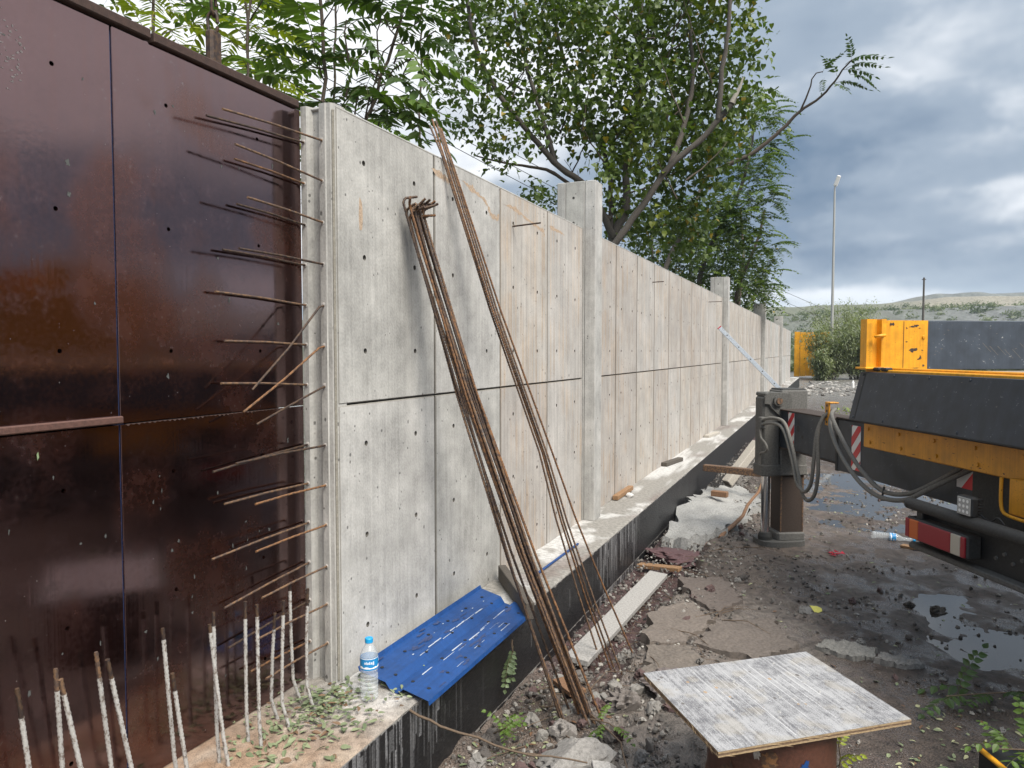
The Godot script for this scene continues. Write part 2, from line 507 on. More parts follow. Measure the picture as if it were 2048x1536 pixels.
	M.aluminium = tri_mat(Color(0.50, 0.54, 0.58), 0.4, M.mottled_tex, null, 2.0)
	M.aluminium.metallic = 0.6
	M.galvanised = tri_mat(Color(0.42, 0.42, 0.40), 0.6, M.mottled_tex, null, 0.8)
	M.blue_sheet = tri_mat(Color(0.008, 0.058, 0.215), 0.5, M.scuff_tex, M.rough_normal, 2.0, 0.06, null, false)
	M.blue_dirt = tri_mat(Color(0.035, 0.06, 0.16), 0.7, M.mottled_tex, M.rough_normal, 5.0, 0.3)
	M.white_paint = mat(Color(0.42, 0.46, 0.52), 0.7)
	M.clay = tri_mat(Color(0.54, 0.405, 0.29), 0.95, M.mottled_tex, M.rough_normal, 3.0, 0.8)
	M.clear = mat(Color(0.80, 0.85, 0.87), 0.12)
	M.clear.transparency = BaseMaterial3D.TRANSPARENCY_ALPHA
	M.clear.albedo_color.a = 0.22
	M.label_blue = mat(Color(0.015, 0.22, 0.50), 0.3)
	M.label_white = mat(Color(0.85, 0.87, 0.88), 0.4)
	M.cap_blue = mat(Color(0.01, 0.30, 0.62), 0.35)
	M.cloth_red = mat(Color(0.34, 0.012, 0.03), 0.9)
	M.water = mat(Color(0.030, 0.026, 0.022), 0.07)
	M.water.metallic_specular = 0.5
	M.bark = tri_mat(Color(0.115, 0.10, 0.085), 0.9, M.mottled_tex, M.rough_normal, 2.0, 0.8)
	M.bark_dark = tri_mat(Color(0.11, 0.085, 0.065), 0.9, M.mottled_tex, M.rough_normal, 2.0, 0.8)
	M.twig = tri_mat(Color(0.15, 0.105, 0.07), 0.9, M.mottled_tex, M.rough_normal, 6.0, 0.6)
	M.leaf = mat(Color(1, 1, 1), 0.5)
	M.leaf.vertex_color_use_as_albedo = true
	M.leaf.backlight_enabled = true
	M.leaf.backlight = Color(0.80, 0.85, 0.50)
	M.dry_leaf = mat(Color(1, 1, 1), 0.7)
	M.dry_leaf.vertex_color_use_as_albedo = true
	M.hill = tri_mat(Color(1, 1, 1), 0.95, M.mottled_tex, null, 0.03)
	M.hill.vertex_color_use_as_albedo = true
	M.wire = mat(Color(0.03, 0.03, 0.03), 0.7)

# ------------------------------------------------------------------ sky, ground, hills

const SUN := Vector3(0.504, 0.788, 0.353)   # towards the sun

func sky_image() -> Image:
	var W := 1536
	var H := 768
	var a := FastNoiseLite.new()
	a.seed = 31; a.frequency = 0.62; a.fractal_octaves = 5; a.fractal_gain = 0.52
	a.domain_warp_enabled = true; a.domain_warp_amplitude = 0.5; a.domain_warp_frequency = 0.8
	var b := FastNoiseLite.new()
	b.seed = 57; b.frequency = 2.0; b.fractal_octaves = 5; b.fractal_gain = 0.6
	var data := PackedFloat32Array()
	data.resize(W * H * 3)
	var below := Color(0.20, 0.19, 0.18)
	for r in H:
		var e := PI / 2 - PI * (r + 0.5) / H
		for q in W:
			var c := below
			if e > -0.02:
				var az := TAU * (q + 0.5) / W
				var d := Vector3(sin(az) * cos(e), sin(maxf(e, 0.0)), -cos(az) * cos(e))
				var k := 1.0 / (d.y + 0.14)
				var p := Vector2(d.x, d.z) * k
				var f := a.get_noise_2d(p.x * 0.55 + 3.1, p.y * 0.55 + 0.4) + 0.30 * b.get_noise_2d(p.x * 0.8, p.y * 0.8)
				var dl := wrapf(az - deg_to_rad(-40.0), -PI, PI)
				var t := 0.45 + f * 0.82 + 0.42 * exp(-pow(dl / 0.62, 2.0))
				t -= 0.24 * exp(-pow((e - 0.175) / 0.085, 2.0)) * (1.0 - exp(-pow(dl / 0.8, 2.0)))
				t += 0.20 * smoothstep(0.35, 0.9, e)
				t += 0.45 * exp(-pow(wrapf(az - 1.10, -PI, PI) / 0.58, 2.0)) * smoothstep(0.03, 0.2, e)
				t = clampf(t, 0.0, 1.0)
				c = Color(0.14, 0.21, 0.31).lerp(Color(0.32, 0.39, 0.48), smoothstep(0.0, 0.5, t)).lerp(Color(0.93, 0.95, 0.98), smoothstep(0.45, 0.98, t))
				c = c.lerp(Color(0.55, 0.64, 0.73), 0.75 * (1.0 - smoothstep(0.02, 0.13, e)))
				c *= 1.0 + 0.55 * smoothstep(0.45, 1.2, e)
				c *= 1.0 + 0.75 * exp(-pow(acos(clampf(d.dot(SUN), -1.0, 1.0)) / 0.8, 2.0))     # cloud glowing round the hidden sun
			var o := (r * W + q) * 3
			data[o] = c.r * 0.64
			data[o + 1] = c.g * 0.64
			data[o + 2] = c.b * 0.64
	return Image.create_from_data(W, H, false, Image.FORMAT_RGBF, data.to_byte_array())

func road_edge(z: float) -> float:      # where the broken slab of the yard ends and the trench along the footing begins
	return -0.93 + 0.13 * hn.get_noise_2d(z * 1.7, 40.0) + 0.07 * hn.get_noise_2d(z * 6.0, 80.0)

func puddle(x: float, z: float) -> float:
	var w := 0.45 * hn.get_noise_2d(x * 1.3, z * 1.3 + 9.0) + 0.35 * hn.get_noise_2d(x * 4.5, z * 4.5 + 29.0)
	var best := 0.0
	for p in [[1.15, -9.0, 1.7, 1.35], [0.15, -9.9, 0.8, 0.9], [1.05, -5.25, 0.55, 0.5], [0.85, -4.75, 0.35, 0.35], [2.2, -6.9, 0.7, 0.8], [0.35, -7.6, 0.5, 0.28], [1.0, -14.5, 1.6, 1.2]]:
		var q := Vector2((x - p[0]) / p[2], (z - p[1]) / p[3]).length() + w
		best = maxf(best, 1.0 - smoothstep(0.75, 1.15, q))
	return best

func ground_y(x: float, z: float) -> float:
	var h := 0.013 * hn.get_noise_2d(x * 2.0, z * 2.0) + 0.010 * hn.get_noise_2d(x * 7.0 + 20.0, z * 7.0) + 0.011 * hn.get_noise_2d(x * 22.0, z * 22.0 + 5.0)
	if x > -1.75 and z > -40.0:
		var xe := road_edge(z)
		var near := smoothstep(-3.9, -3.2, z)                      # rubble lies level with the slab close by
		var inside := 1.0 - smoothstep(xe - 0.03, xe + 0.02, x)
		h -= inside * lerpf(0.085, 0.02, near)
		h += inside * near * (0.05 * hn.get_noise_2d(x * 5.0, z * 5.0 + 70.0) + 0.025 * hn.get_noise_2d(x * 13.0, z * 13.0))
		h -= inside * 0.05 * smoothstep(-6.5, -8.5, z)
		if z > -5.4 and x < 0.2:                                   # cracks in the slab
			var crack := absf(hn.get_noise_2d(x * 1.9 + 100.0, z * 1.9))
			h -= 0.04 * (1.0 - smoothstep(0.0, 0.03, crack)) * (1.0 - inside) * (1.0 - smoothstep(-0.2, 0.2, x))
	h -= 0.036 * puddle(x, z) * (0.8 + 0.6 * hn.get_noise_2d(x * 4.0, z * 4.0 + 33.0))
	return h

func ground_color(x: float, z: float) -> Color:
	var k := 0.5 + 0.5 * hn.get_noise_2d(x * 1.1 + 50.0, z * 1.1)
	var c := Color(0.080, 0.061, 0.050).lerp(Color(0.142, 0.112, 0.092), smoothstep(0.35, 0.75, k))
	if x < 0.5 and z > -6.0:
		var dry := (1.0 - smoothstep(-0.3, 0.25, x + 0.25 * hn.get_noise_2d(x * 3.0, z * 3.0))) * smoothstep(-5.4, -4.6, z)
		c = c.lerp(Color(0.20, 0.172, 0.15), dry * 0.75)
	if x < road_edge(z) and x > -1.7:
		c = Color(0.105, 0.066, 0.062).lerp(Color(0.15, 0.12, 0.10), smoothstep(-3.9, -3.2, z))
	if z < -18.0:
		c = c.lerp(Color(0.19, 0.18, 0.16), smoothstep(-18.0, -32.0, z))
	if x < -3.0 or z < -60.0 or x > 16.0:
		var g := maxf(maxf(smoothstep(-3.0, -6.0, x), smoothstep(-48.0, -75.0, z)), smoothstep(16.0, 30.0, x))
		c = c.lerp(Color(0.12, 0.125, 0.065), g * 0.8)
	return c

func grid_mesh(xs: PackedFloat32Array, zs: PackedFloat32Array, y: Callable, tint: Callable) -> ArrayMesh:
	var nx := xs.size()
	var nz := zs.size()
	var v := PackedVector3Array()
	var c := PackedColorArray()
	v.resize(nx * nz)
	c.resize(nx * nz)
	for j in nz:
		for i in nx:
			v[j * nx + i] = Vector3(xs[i], y.call(xs[i], zs[j]), zs[j])
			c[j * nx + i] = tint.call(xs[i], zs[j])
	var n := PackedVector3Array()
	n.resize(nx * nz)
	for j in nz:
		for i in nx:
			var du := v[j * nx + mini(i + 1, nx - 1)] - v[j * nx + maxi(i - 1, 0)]
			var dv := v[mini(j + 1, nz - 1) * nx + i] - v[maxi(j - 1, 0) * nx + i]
			var m := du.cross(dv).normalized()
			n[j * nx + i] = m if m.y > 0 else -m
	var idx := PackedInt32Array()
	for j in nz - 1:
		for i in nx - 1:
			var a := j * nx + i
			var b := a + 1
			var d := a + nx
			var e := d + 1
			# zs run away from the camera (falling z): clockwise seen from above
			idx.append_array(PackedInt32Array([a, d, b, b, d, e]))
	var arr := []
	arr.resize(Mesh.ARRAY_MAX)
	arr[Mesh.ARRAY_VERTEX] = v
	arr[Mesh.ARRAY_NORMAL] = n
	arr[Mesh.ARRAY_COLOR] = c
	arr[Mesh.ARRAY_INDEX] = idx
	var m := ArrayMesh.new()
	m.add_surface_from_arrays(Mesh.PRIMITIVE_TRIANGLES, arr)
	return m

func steps(spans: Array) -> PackedFloat32Array:     # [from, to, step] one after another
	var out := PackedFloat32Array()
	for s in spans:
		var k := maxi(1, roundi(absf(s[1] - s[0]) / s[2]))
		for i in k:
			out.append(lerpf(s[0], s[1], float(i) / k))
	out.append(spans[-1][1])
	return out

func build_ground() -> void:
	var xs := steps([[-1200, -60, 190], [-60, -6, 6], [-6, -1.8, 0.7], [-1.8, -1.42, 0.2], [-1.42, 1.6, 0.03], [1.6, 4.0, 0.1], [4.0, 12, 0.8], [12, 60, 8], [60, 1200, 190]])
	var zs := steps([[400, 20, 95], [20, 2, 2], [2, -1.0, 0.2], [-1.0, -7.0, 0.03], [-7.0, -12.0, 0.05], [-12.0, -20.0, 0.16], [-20, -60, 1.2], [-60, -1500, 120]])
	setting("ground", grid_mesh(xs, zs, ground_y, ground_color), M.ground)
	for w in [["puddle", 1.1, -9.2, 4.4, 3.8, -0.026], ["puddle", 0.95, -5.15, 1.9, 1.7, -0.024], ["puddle", 2.2, -6.9, 1.8, 1.9, -0.027], ["puddle", 1.0, -14.5, 4.0, 3.0, -0.027], ["trench_water", -1.15, -10.2, 0.5, 5.2, -0.118]]:
		var g := G.new()
		var x0: float = w[1] - w[3] / 2
		var x1: float = w[1] + w[3] / 2
		var z0: float = w[2] - w[4] / 2
		var z1: float = w[2] + w[4] / 2
		var y: float = w[5]
		g.quad(V(x0, y, z0), V(x1, y, z0), V(x1, y, z1), V(x0, y, z1), Vector3.UP)
		setting(w[0], g, M.water)

func hill_y(x: float, z: float) -> float:
	var r := -z + 0.12 * x
	var n := hn.get_noise_2d(x * 0.012, z * 0.012)
	var n2 := hn.get_noise_2d(x * 0.06 + 30.0, z * 0.06)
	var right := smoothstep(10.0, 46.0, x + 6.0 * n)
	var h := -1.0 + 4.0 * smoothstep(75.0, 190.0, r) + 1.2 * n2
	h += (12.0 + 1.5 * right + 0.8 * n) * smoothstep(225.0, 285.0, r)                # grey tip face
	h += (6.8 + 0.5 * n) * smoothstep(318.0, 352.0, r + 6.0 * n2)                     # pale bench above it
	h += right * (5.2 + 0.5 * n2 - 0.035 * maxf(0.0, x - 40.0)) * smoothstep(366.0, 386.0, r + 8.0 * n2)   # mound at the back
	h += (1.0 - right) * 2.5 * smoothstep(380.0, 440.0, r + 8.0 * n) * (0.5 + n2)
	return h

func hill_color(x: float, z: float) -> Color:
	var r := -z + 0.12 * x
	var n := hn.get_noise_2d(x * 0.012, z * 0.012)
	var n2 := hn.get_noise_2d(x * 0.06 + 30.0, z * 0.06)
	var s := hn.get_noise_2d(x * 0.5 - z * 0.16, z * 0.03)
	var right := smoothstep(10.0, 46.0, x + 6.0 * n)
	var c := Color(0.095, 0.115, 0.055).lerp(Color(0.155, 0.155, 0.095), smoothstep(-0.3, 0.4, n2))
	c = c.lerp(Color(0.175, 0.18, 0.17) * (1.0 + 0.45 * s), smoothstep(215.0, 240.0, r) * (0.55 + 0.45 * right))
	c = c.lerp(Color(0.29, 0.265, 0.205).lerp(Color(0.13, 0.145, 0.09), 0.85 * (1.0 - right)), smoothstep(292.0, 302.0, r + 8.0 * n2))
	c = c.lerp(Color(0.17, 0.18, 0.165) * (1.0 + 0.45 * s), smoothstep(364.0, 369.0, r + 8.0 * n2) * maxf(right, 0.35))
	return c

func build_hills() -> void:
	setting("hills", grid_mesh(steps([[-420, -60, 24], [-60, 170, 1.6], [170, 520, 24]]), steps([[-72, -220, 8], [-220, -460, 2.2]]), hill_y, hill_color), M.hill)

# ------------------------------------------------------------------ footing and wall

func rebar(g: G, pts: Array, r: float, ribs := true) -> void:
	var cv := Curve3D.new()
	for p in pts:
		cv.add_point(p)
	if not ribs:
		g.tube(pts, [r], 7)
		return
	var n := maxi(2, int(cv.get_baked_length() / 0.0065))
	var ps := []
	var rs := []
	for i in n + 1:
		ps.append(cv.sample_baked(cv.get_baked_length() * i / n))
		rs.append(r * (1.16 if i % 2 == 0 else 0.90))
	g.tube(ps, rs, 7)

func build_footing() -> Node3D:
	var foot := thing("concrete_footing", "long low concrete footing with dusty top, black-coated side and rebar standing in it", "footing", V(0, 0, 0))
	var xs := steps([[-2.4, -1.91, 0.16], [-1.91, FOOT_EDGE - 0.012, 0.025], [FOOT_EDGE - 0.012, FOOT_EDGE, 0.012]])
	var zs := steps([[0.3, -6.5, 0.03], [-6.5, -39.0, 0.25]])
	var top := grid_mesh(xs, zs,
		func(x, z):
			var drop := 0.0
			if x > FOOT_EDGE - 0.004:
				drop = 0.008 + 0.010 * maxf(0.0, hn.get_noise_2d(z * 9.0, 3.0))
			return FOOT_TOP - drop + 0.004 * hn.get_noise_2d(x * 10.0, z * 10.0) + 0.002 * hn.get_noise_2d(x * 40.0, z * 40.0),
		func(x, z):
			var a := hn.get_noise_2d(x * 4.0, z * 2.0)
			var b := hn.get_noise_2d(x * 16.0, z * 11.0)
			var c := Color(0.31, 0.295, 0.27)
			c = c.lerp(Color(0.60, 0.59, 0.57), smoothstep(-0.05, 0.3, a + 0.6 * b + 0.05))        # lime dust
			c = c.lerp(Color(0.21, 0.17, 0.15), smoothstep(0.12, 0.45, hn.get_noise_2d(x * 3.0 + 60.0, z * 1.2) + 0.4 * b + (x + 1.55) * 0.9) * 0.75)
			var sand := smoothstep(-2.35, -1.75, z + 0.15 * b)
			return c.lerp(Color(0.33, 0.215, 0.135).lerp(Color(0.42, 0.33, 0.25), smoothstep(-0.2, 0.4, b)), sand * 0.9))
	part(foot, "footing_top", top, M.footing_top)
	var y0 := -0.3
	var y1 := FOOT_TOP - 0.008
	var g := G.new()
	g.uvquad(V(FOOT_EDGE, y1, 0.3), V(FOOT_EDGE, y1, -8.0), V(FOOT_EDGE, y0, -8.0), V(FOOT_EDGE, y0, 0.3), Vector3.RIGHT, Vector2(0, 0), Vector2(1, 0), Vector2(1, 1.8), Vector2(0, 1.8))
	part(foot, "bitumen_face", g, M.bitumen_runs)
	g = G.new()
	g.quad(V(FOOT_EDGE, y1, -8.0), V(FOOT_EDGE, y1, -39.0), V(FOOT_EDGE, y0, -39.0), V(FOOT_EDGE, y0, -8.0), Vector3.RIGHT)
	g.quad(V(FOOT_EDGE, y1, 0.3), V(-2.4, y1, 0.3), V(-2.4, y0, 0.3), V(FOOT_EDGE, y0, 0.3), Vector3.BACK)
	g.quad(V(FOOT_EDGE, y1, -39.0), V(-2.4, y1, -39.0), V(-2.4, y0, -39.0), V(FOOT_EDGE, y0, -39.0), Vector3.FORWARD)
	g.quad(V(-2.4, y1, 0.3), V(-2.4, y1, -39.0), V(-2.4, y0, -39.0), V(-2.4, y0, 0.3), Vector3.LEFT)
	part(foot, "footing_side", g, M.bitumen)
	# starter bars: foot x, z, tip x, height, z; grey with splashed grout, rusty at the tip
	var bars := [
		[-1.79, -1.16, -1.775, 0.84, -1.085], [-1.79, -1.22, -1.775, 0.85, -1.18], [-1.70, -1.25, -1.705, 0.85, -1.145], [-1.78, -1.36, -1.775, 0.85, -1.29], [-1.70, -1.38, -1.705, 0.85, -1.27],
		[-1.77, -1.545, -1.775, 0.84, -1.50], [-1.70, -1.535, -1.705, 0.73, -1.47], [-1.764, -1.695, -1.775, 0.825, -1.69], [-1.72, -1.693, -1.755, 0.80, -1.655],
		[-1.77, -1.826, -1.772, 0.816, -1.823], [-1.701, -1.812, -1.706, 0.82, -1.807], [-1.777, -1.986, -1.785, 0.723, -1.977], [-1.699, -1.956, -1.712, 0.79, -1.94], [-1.783, -2.12, -1.81, 0.80, -2.085], [-1.706, -2.096, -1.72, 0.79, -2.075]]
	for i in bars.size():
		var b: Array = bars[i]
		var foot_p := V(b[0], FOOT_TOP - 0.03, b[1])
		var tip := V(b[2], b[3], b[4])
		var bend := 0.018 if i >= 11 else 0.006
		var m1 := foot_p.lerp(tip, 0.25) + V(-bend * (1.0 if i >= 11 else 0.0), 0, bend)
		var m2 := foot_p.lerp(tip, 0.62) + V(-bend * 0.6 * (1.0 if i >= 11 else 0.0), 0, bend * 0.6)
		var cut := 0.62 + 0.25 * fposmod(i * 0.37, 1.0)
		var neck := m2.lerp(tip, cut)
		var gb := G.new()
		rebar(gb, [foot_p, m1, m2, neck], 0.0058)
		var o := part(foot, "starter_bar", gb, M.grouted)
		gb = G.new()
		rebar(gb, [neck, tip], 0.0054)
		part(o, "rusty_tip", gb, M.rust if i in [1, 2, 3] else M.rust_dark)
	return foot

# a cast panel lying in the plane x = 0, facing +x, running from z = 0 to z = -w; recessed joint round it, tie holes sunk into it
func panel_mesh(w: float, y0: float, y1: float, cols: Array, rows: Array, ch := 0.005, depth := 0.034, holes := true, hole_r := 0.0105, wide := 0.0055) -> ArrayMesh:
	var g := G.new()
	var gap := 0.002 if hole_r < 0.009 else wide
	var a := Vector2(gap, y0)
	var b := Vector2(w - gap, y1)
	var put := func(q: Vector2, x: float) -> Vector3: return Vector3(x, q.y, -q.x)
	var zs := [a.x + ch]
	for i in cols.size() - 1:
		zs.append((cols[i] + cols[i + 1]) / 2)
	zs.append(b.x - ch)
	var ys := [a.y + ch]
	for i in rows.size() - 1:
		ys.append((rows[i] + rows[i + 1]) / 2)
	ys.append(b.y - ch)
	for i in cols.size():
		for j in rows.size():
			var lo := Vector2(zs[i], ys[j])
			var hi := Vector2(zs[i + 1], ys[j + 1])
			if not holes:
				g.quad(put.call(lo, 0.0), put.call(Vector2(hi.x, lo.y), 0.0), put.call(hi, 0.0), put.call(Vector2(lo.x, hi.y), 0.0), Vector3.RIGHT)
				continue
			var at_ := Vector2(cols[i], rows[j])
			var corners := [lo, Vector2(hi.x, lo.y), hi, Vector2(lo.x, hi.y)]
			var rim := []
			for k in 4:
				for s in 3:
					rim.append(corners[k].lerp(corners[(k + 1) % 4], s / 3.0))
			var n := rim.size()
			for k in n:
				var p: Vector2 = rim[k]
				var q: Vector2 = rim[(k + 1) % n]
				var dp := (p - at_).normalized()
				var dq := (q - at_).normalized()
				g.quad(put.call(p, 0.0), put.call(q, 0.0), put.call(at_ + dq * hole_r, 0.0), put.call(at_ + dp * hole_r, 0.0), Vector3.RIGHT)
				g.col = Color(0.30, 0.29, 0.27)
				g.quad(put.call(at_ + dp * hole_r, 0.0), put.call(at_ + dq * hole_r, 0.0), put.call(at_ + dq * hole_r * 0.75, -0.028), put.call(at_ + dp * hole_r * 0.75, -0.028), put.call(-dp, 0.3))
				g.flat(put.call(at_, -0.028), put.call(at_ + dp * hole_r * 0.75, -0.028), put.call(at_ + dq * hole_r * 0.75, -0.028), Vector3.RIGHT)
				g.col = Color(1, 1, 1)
	var inner := [a + Vector2(ch, ch), Vector2(b.x - ch, a.y + ch), b - Vector2(ch, ch), Vector2(a.x + ch, b.y - ch)]
	var outer := [a, Vector2(b.x, a.y), b, Vector2(a.x, b.y)]
	for k in 4:
		var k2 := (k + 1) % 4
		var out: Vector2 = ((outer[k] + outer[k2]) / 2 - (a + b) / 2).normalized()
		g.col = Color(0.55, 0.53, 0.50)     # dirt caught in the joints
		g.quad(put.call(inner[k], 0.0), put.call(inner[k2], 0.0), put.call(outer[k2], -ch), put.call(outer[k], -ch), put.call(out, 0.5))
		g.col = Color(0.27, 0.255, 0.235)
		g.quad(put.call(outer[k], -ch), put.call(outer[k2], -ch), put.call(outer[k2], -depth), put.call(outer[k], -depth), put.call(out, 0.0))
	return g.done()

const COLS := [0.185, 0.575]
const LOW_ROWS := [0.51, 0.89, 1.27]
const HIGH_ROWS := [1.65, 2.03, 2.41]
const JOINT := 1.438
const TOP := 2.583

func build_wall() -> void:
	var wall := thing("concrete_wall", "long grey concrete wall with raised pillars, rebar sticking out of its near end", "wall")
	var spans := [[-2.30, -5.33], [-5.51, -13.15], [-13.33, -20.97], [-21.15, -28.8], [-28.98, -37.0]]
	var mats := [M.concrete, M.concrete_a, M.concrete_b, M.concrete_c, M.concrete_d]
	var cache := {}
	rng.seed = 41
	for s in spans.size():
		var z0: float = spans[s][0]
		var z1: float = spans[s][1]
		var g := G.new()
		var c0 := z0 - (0.06 if s == 0 else 0.002)
		g.box(at(FACE - 0.034 - 0.061, (FOOT_TOP + TOP) / 2 - 0.003, (c0 + z1) / 2), V(0.122, TOP - FOOT_TOP - 0.012, c0 - z1 - 0.002), 0.004)
		part(wall, "wall_core", g, M.joint)
		var n := roundi((z0 - z1) / 0.748)
		var w := (z0 - z1) / n
		for i in n:
			for high in 2:
				var key := "%d %d" % [s if s < 1 else 1, high] + " %.3f" % w
				if not cache.has(key):
					var hi_y := TOP if high else JOINT - 0.003
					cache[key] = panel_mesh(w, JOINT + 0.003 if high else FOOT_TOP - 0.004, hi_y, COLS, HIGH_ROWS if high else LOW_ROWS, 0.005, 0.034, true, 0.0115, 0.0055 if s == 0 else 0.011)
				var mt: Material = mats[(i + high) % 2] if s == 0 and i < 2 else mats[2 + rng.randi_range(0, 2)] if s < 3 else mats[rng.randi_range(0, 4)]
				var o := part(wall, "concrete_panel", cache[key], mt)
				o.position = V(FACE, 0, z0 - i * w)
		# coping skim along the top
		g = G.new()
		g.box(at(FACE - 0.078, TOP + 0.002, (z0 + z1) / 2), V(0.152, 0.012, z0 - z1 - 0.006), 0.004)
		part(wall, "top_edge", g, M.concrete_a)
	# keyed end of the wall
	var prof := PackedVector2Array([Vector2(-1.904, -2.36), Vector2(-1.904, -2.290), Vector2(-1.898, -2.284), Vector2(-1.872, -2.284), Vector2(-1.860, -2.312), Vector2(-1.823, -2.312), Vector2(-1.811, -2.284), Vector2(-1.782, -2.282), Vector2(-1.779, -2.287), Vector2(-1.762, -2.289), Vector2(-1.751, -2.302), Vector2(-1.751, -2.36)])
	var g := G.new()
	# the prism's x-y plane is laid flat: x stays, y becomes z
	g.prism(Transform3D(Basis(Vector3.RIGHT, Vector3.BACK, Vector3.UP), V(0, (FOOT_TOP + TOP) / 2 + 0.006, 0)), prof, TOP - FOOT_TOP + 0.012)
	part(wall, "keyed_end", g, M.concrete_a)
	g = G.new()
	g.box(at(-1.7545, (FOOT_TOP + TOP) / 2, -2.2965), V(0.012, TOP - FOOT_TOP - 0.02, 0.012), 0.005)
	part(wall, "mortar_lip", g, tri_mat(Color(0.30, 0.28, 0.235), 0.95, M.mottled_tex, M.rough_normal, 3.0, 0.8))
	# pillars
	for p in [[-5.332, -5.508], [-13.152, -13.328], [-20.972, -21.148], [-28.802, -28.978]]:
		var o := Node3D.new()
		o.name = "pillar"
		wall.add_child(o, true)
		o.position = V(0, FOOT_TOP, (p[0] + p[1]) / 2)
		var d: float = p[0] - p[1]
		var h := 2.944 - FOOT_TOP
		var x := -1.960
		for wdt in [0.070, 0.155, 0.088]:
			g = G.new()
			g.box(at(x + wdt / 2, h / 2, 0), V(wdt - 0.0025, h, d), 0.004)
			part(o, "cast_strip", g, M.concrete_a if wdt > 0.1 else M.concrete)
			x += wdt
		for hy in [2.485, 2.295]:
			g = G.new()
			g.lathe(Transform3D(Basis(Vector3.RIGHT, Vector3.BACK, Vector3.UP), V(-1.825, hy, d / 2 - 0.003)), [Vector2(0.010, 0), Vector2(0.010, 0.0045), Vector2(0.007, 0.0048), Vector2(0.0, 0.0030)], 10)
			part(o, "tie_hole", g, M.dark_gap)
	# dowel bars out of the wall's end: root y; tip y, z (near row, far row)
	var near_row := [[2.457, 2.423, -1.784], [2.301, 2.325, -1.835], [2.143, 2.163, -1.887], [1.984, 1.988, -1.845], [1.83, 1.518, -1.893], [1.673, 1.446, -1.852], [1.518, 1.399, -1.911], [1.283, 1.278, -1.815], [1.126, 1.126, -1.90], [0.97, 0.962, -1.899], [0.806, 0.793, -1.924], [0.654, 0.656, -1.89], [0.498, 0.501, -1.937]]
	var far_row := [[2.459, 2.416, -1.796], [2.299, 2.305, -1.915], [2.139, 2.154, -1.923], [1.984, 1.99, -1.854], [1.828, 1.847, -1.82], [1.674, 1.684, -1.856], [1.516, 1.541, -1.837], [1.283, 1.248, -1.795], [1.127, 1.131, -1.843], [0.971, 0.956, -1.784], [0.812, 0.775, -1.834], [0.659, 0.631, -1.849], [0.491, 0.507, -1.949]]
	for side in 2:
		var x := -1.797 if side == 0 else -1.884
		var rows: Array = near_row if side == 0 else far_row
		for b in rows:
			var root := V(x, b[0], -2.31)
			var tip := V(x + (0.004 if side == 0 else 0.009), b[1], b[2])
			g = G.new()
			var knee := root.lerp(tip, 0.13)
			if absf(b[0] - b[1]) > 0.1:
				knee.y = b[0] - 0.012
			g.tube([root, knee, root.lerp(tip, 0.55) + V(0, 0.003, 0), tip], [0.0042], 8)
			var o := part(wall, "dowel_bar", g, [M.rust, M.rust_dark, M.rust_orange, M.rust_dark, M.rust][(side * 3 + int(b[0] * 100.0)) % 5])
			g = G.new()
			g.lathe(Transform3D(Basis(Vector3.RIGHT, Vector3.BACK, Vector3.DOWN) , V(x, b[0], -2.285)), [Vector2(0.011, -0.004), Vector2(0.008, 0.003), Vector2(0.0, 0.005)], 9)
			part(o, "grout_collar", g, M.concrete_d)
	# short bars left in the face
	for b in [[2.39, -3.99, 0.18, 0.010], [2.38, -7.70, 0.12, 0.004], [2.41, -11.57, 0.20, 0.002]]:
		g = G.new()
		g.tube([V(FACE - 0.03, b[0], b[1]), V(FACE + b[2], b[0] + b[3], b[1])], [0.005], 7)
		part(wall, "stub_bar", g, M.rust_dark)
	# reddish clay smeared below the top edge: [z, y] centre lines
	for s in [[[-3.03, 2.51], [-3.14, 2.50], [-3.26, 2.485]], [[-3.33, 2.53], [-3.46, 2.505], [-3.60, 2.48], [-3.66, 2.44], [-3.70, 2.40], [-3.78, 2.40], [-3.80, 2.44]], [[-3.86, 2.50], [-4.02, 2.50], [-4.20, 2.475], [-4.38, 2.45], [-4.50, 2.44], [-4.52, 2.40]], [[-4.60, 2.49], [-4.76, 2.48], [-4.92, 2.475]], [[-2.455, 2.27], [-2.46, 2.19], [-2.455, 2.13]]]:
		g = G.new()
		var pts := []
		for k in s.size() - 1:
			for q in 9:
				var u := lerpf(s[k][0], s[k + 1][0], q / 9.0)
				var y := lerpf(s[k][1], s[k + 1][1], q / 9.0)
				pts.append(V(FACE, y + 0.010 * hn.get_noise_2d(u * 60.0, y * 50.0), u))
		var n := pts.size()
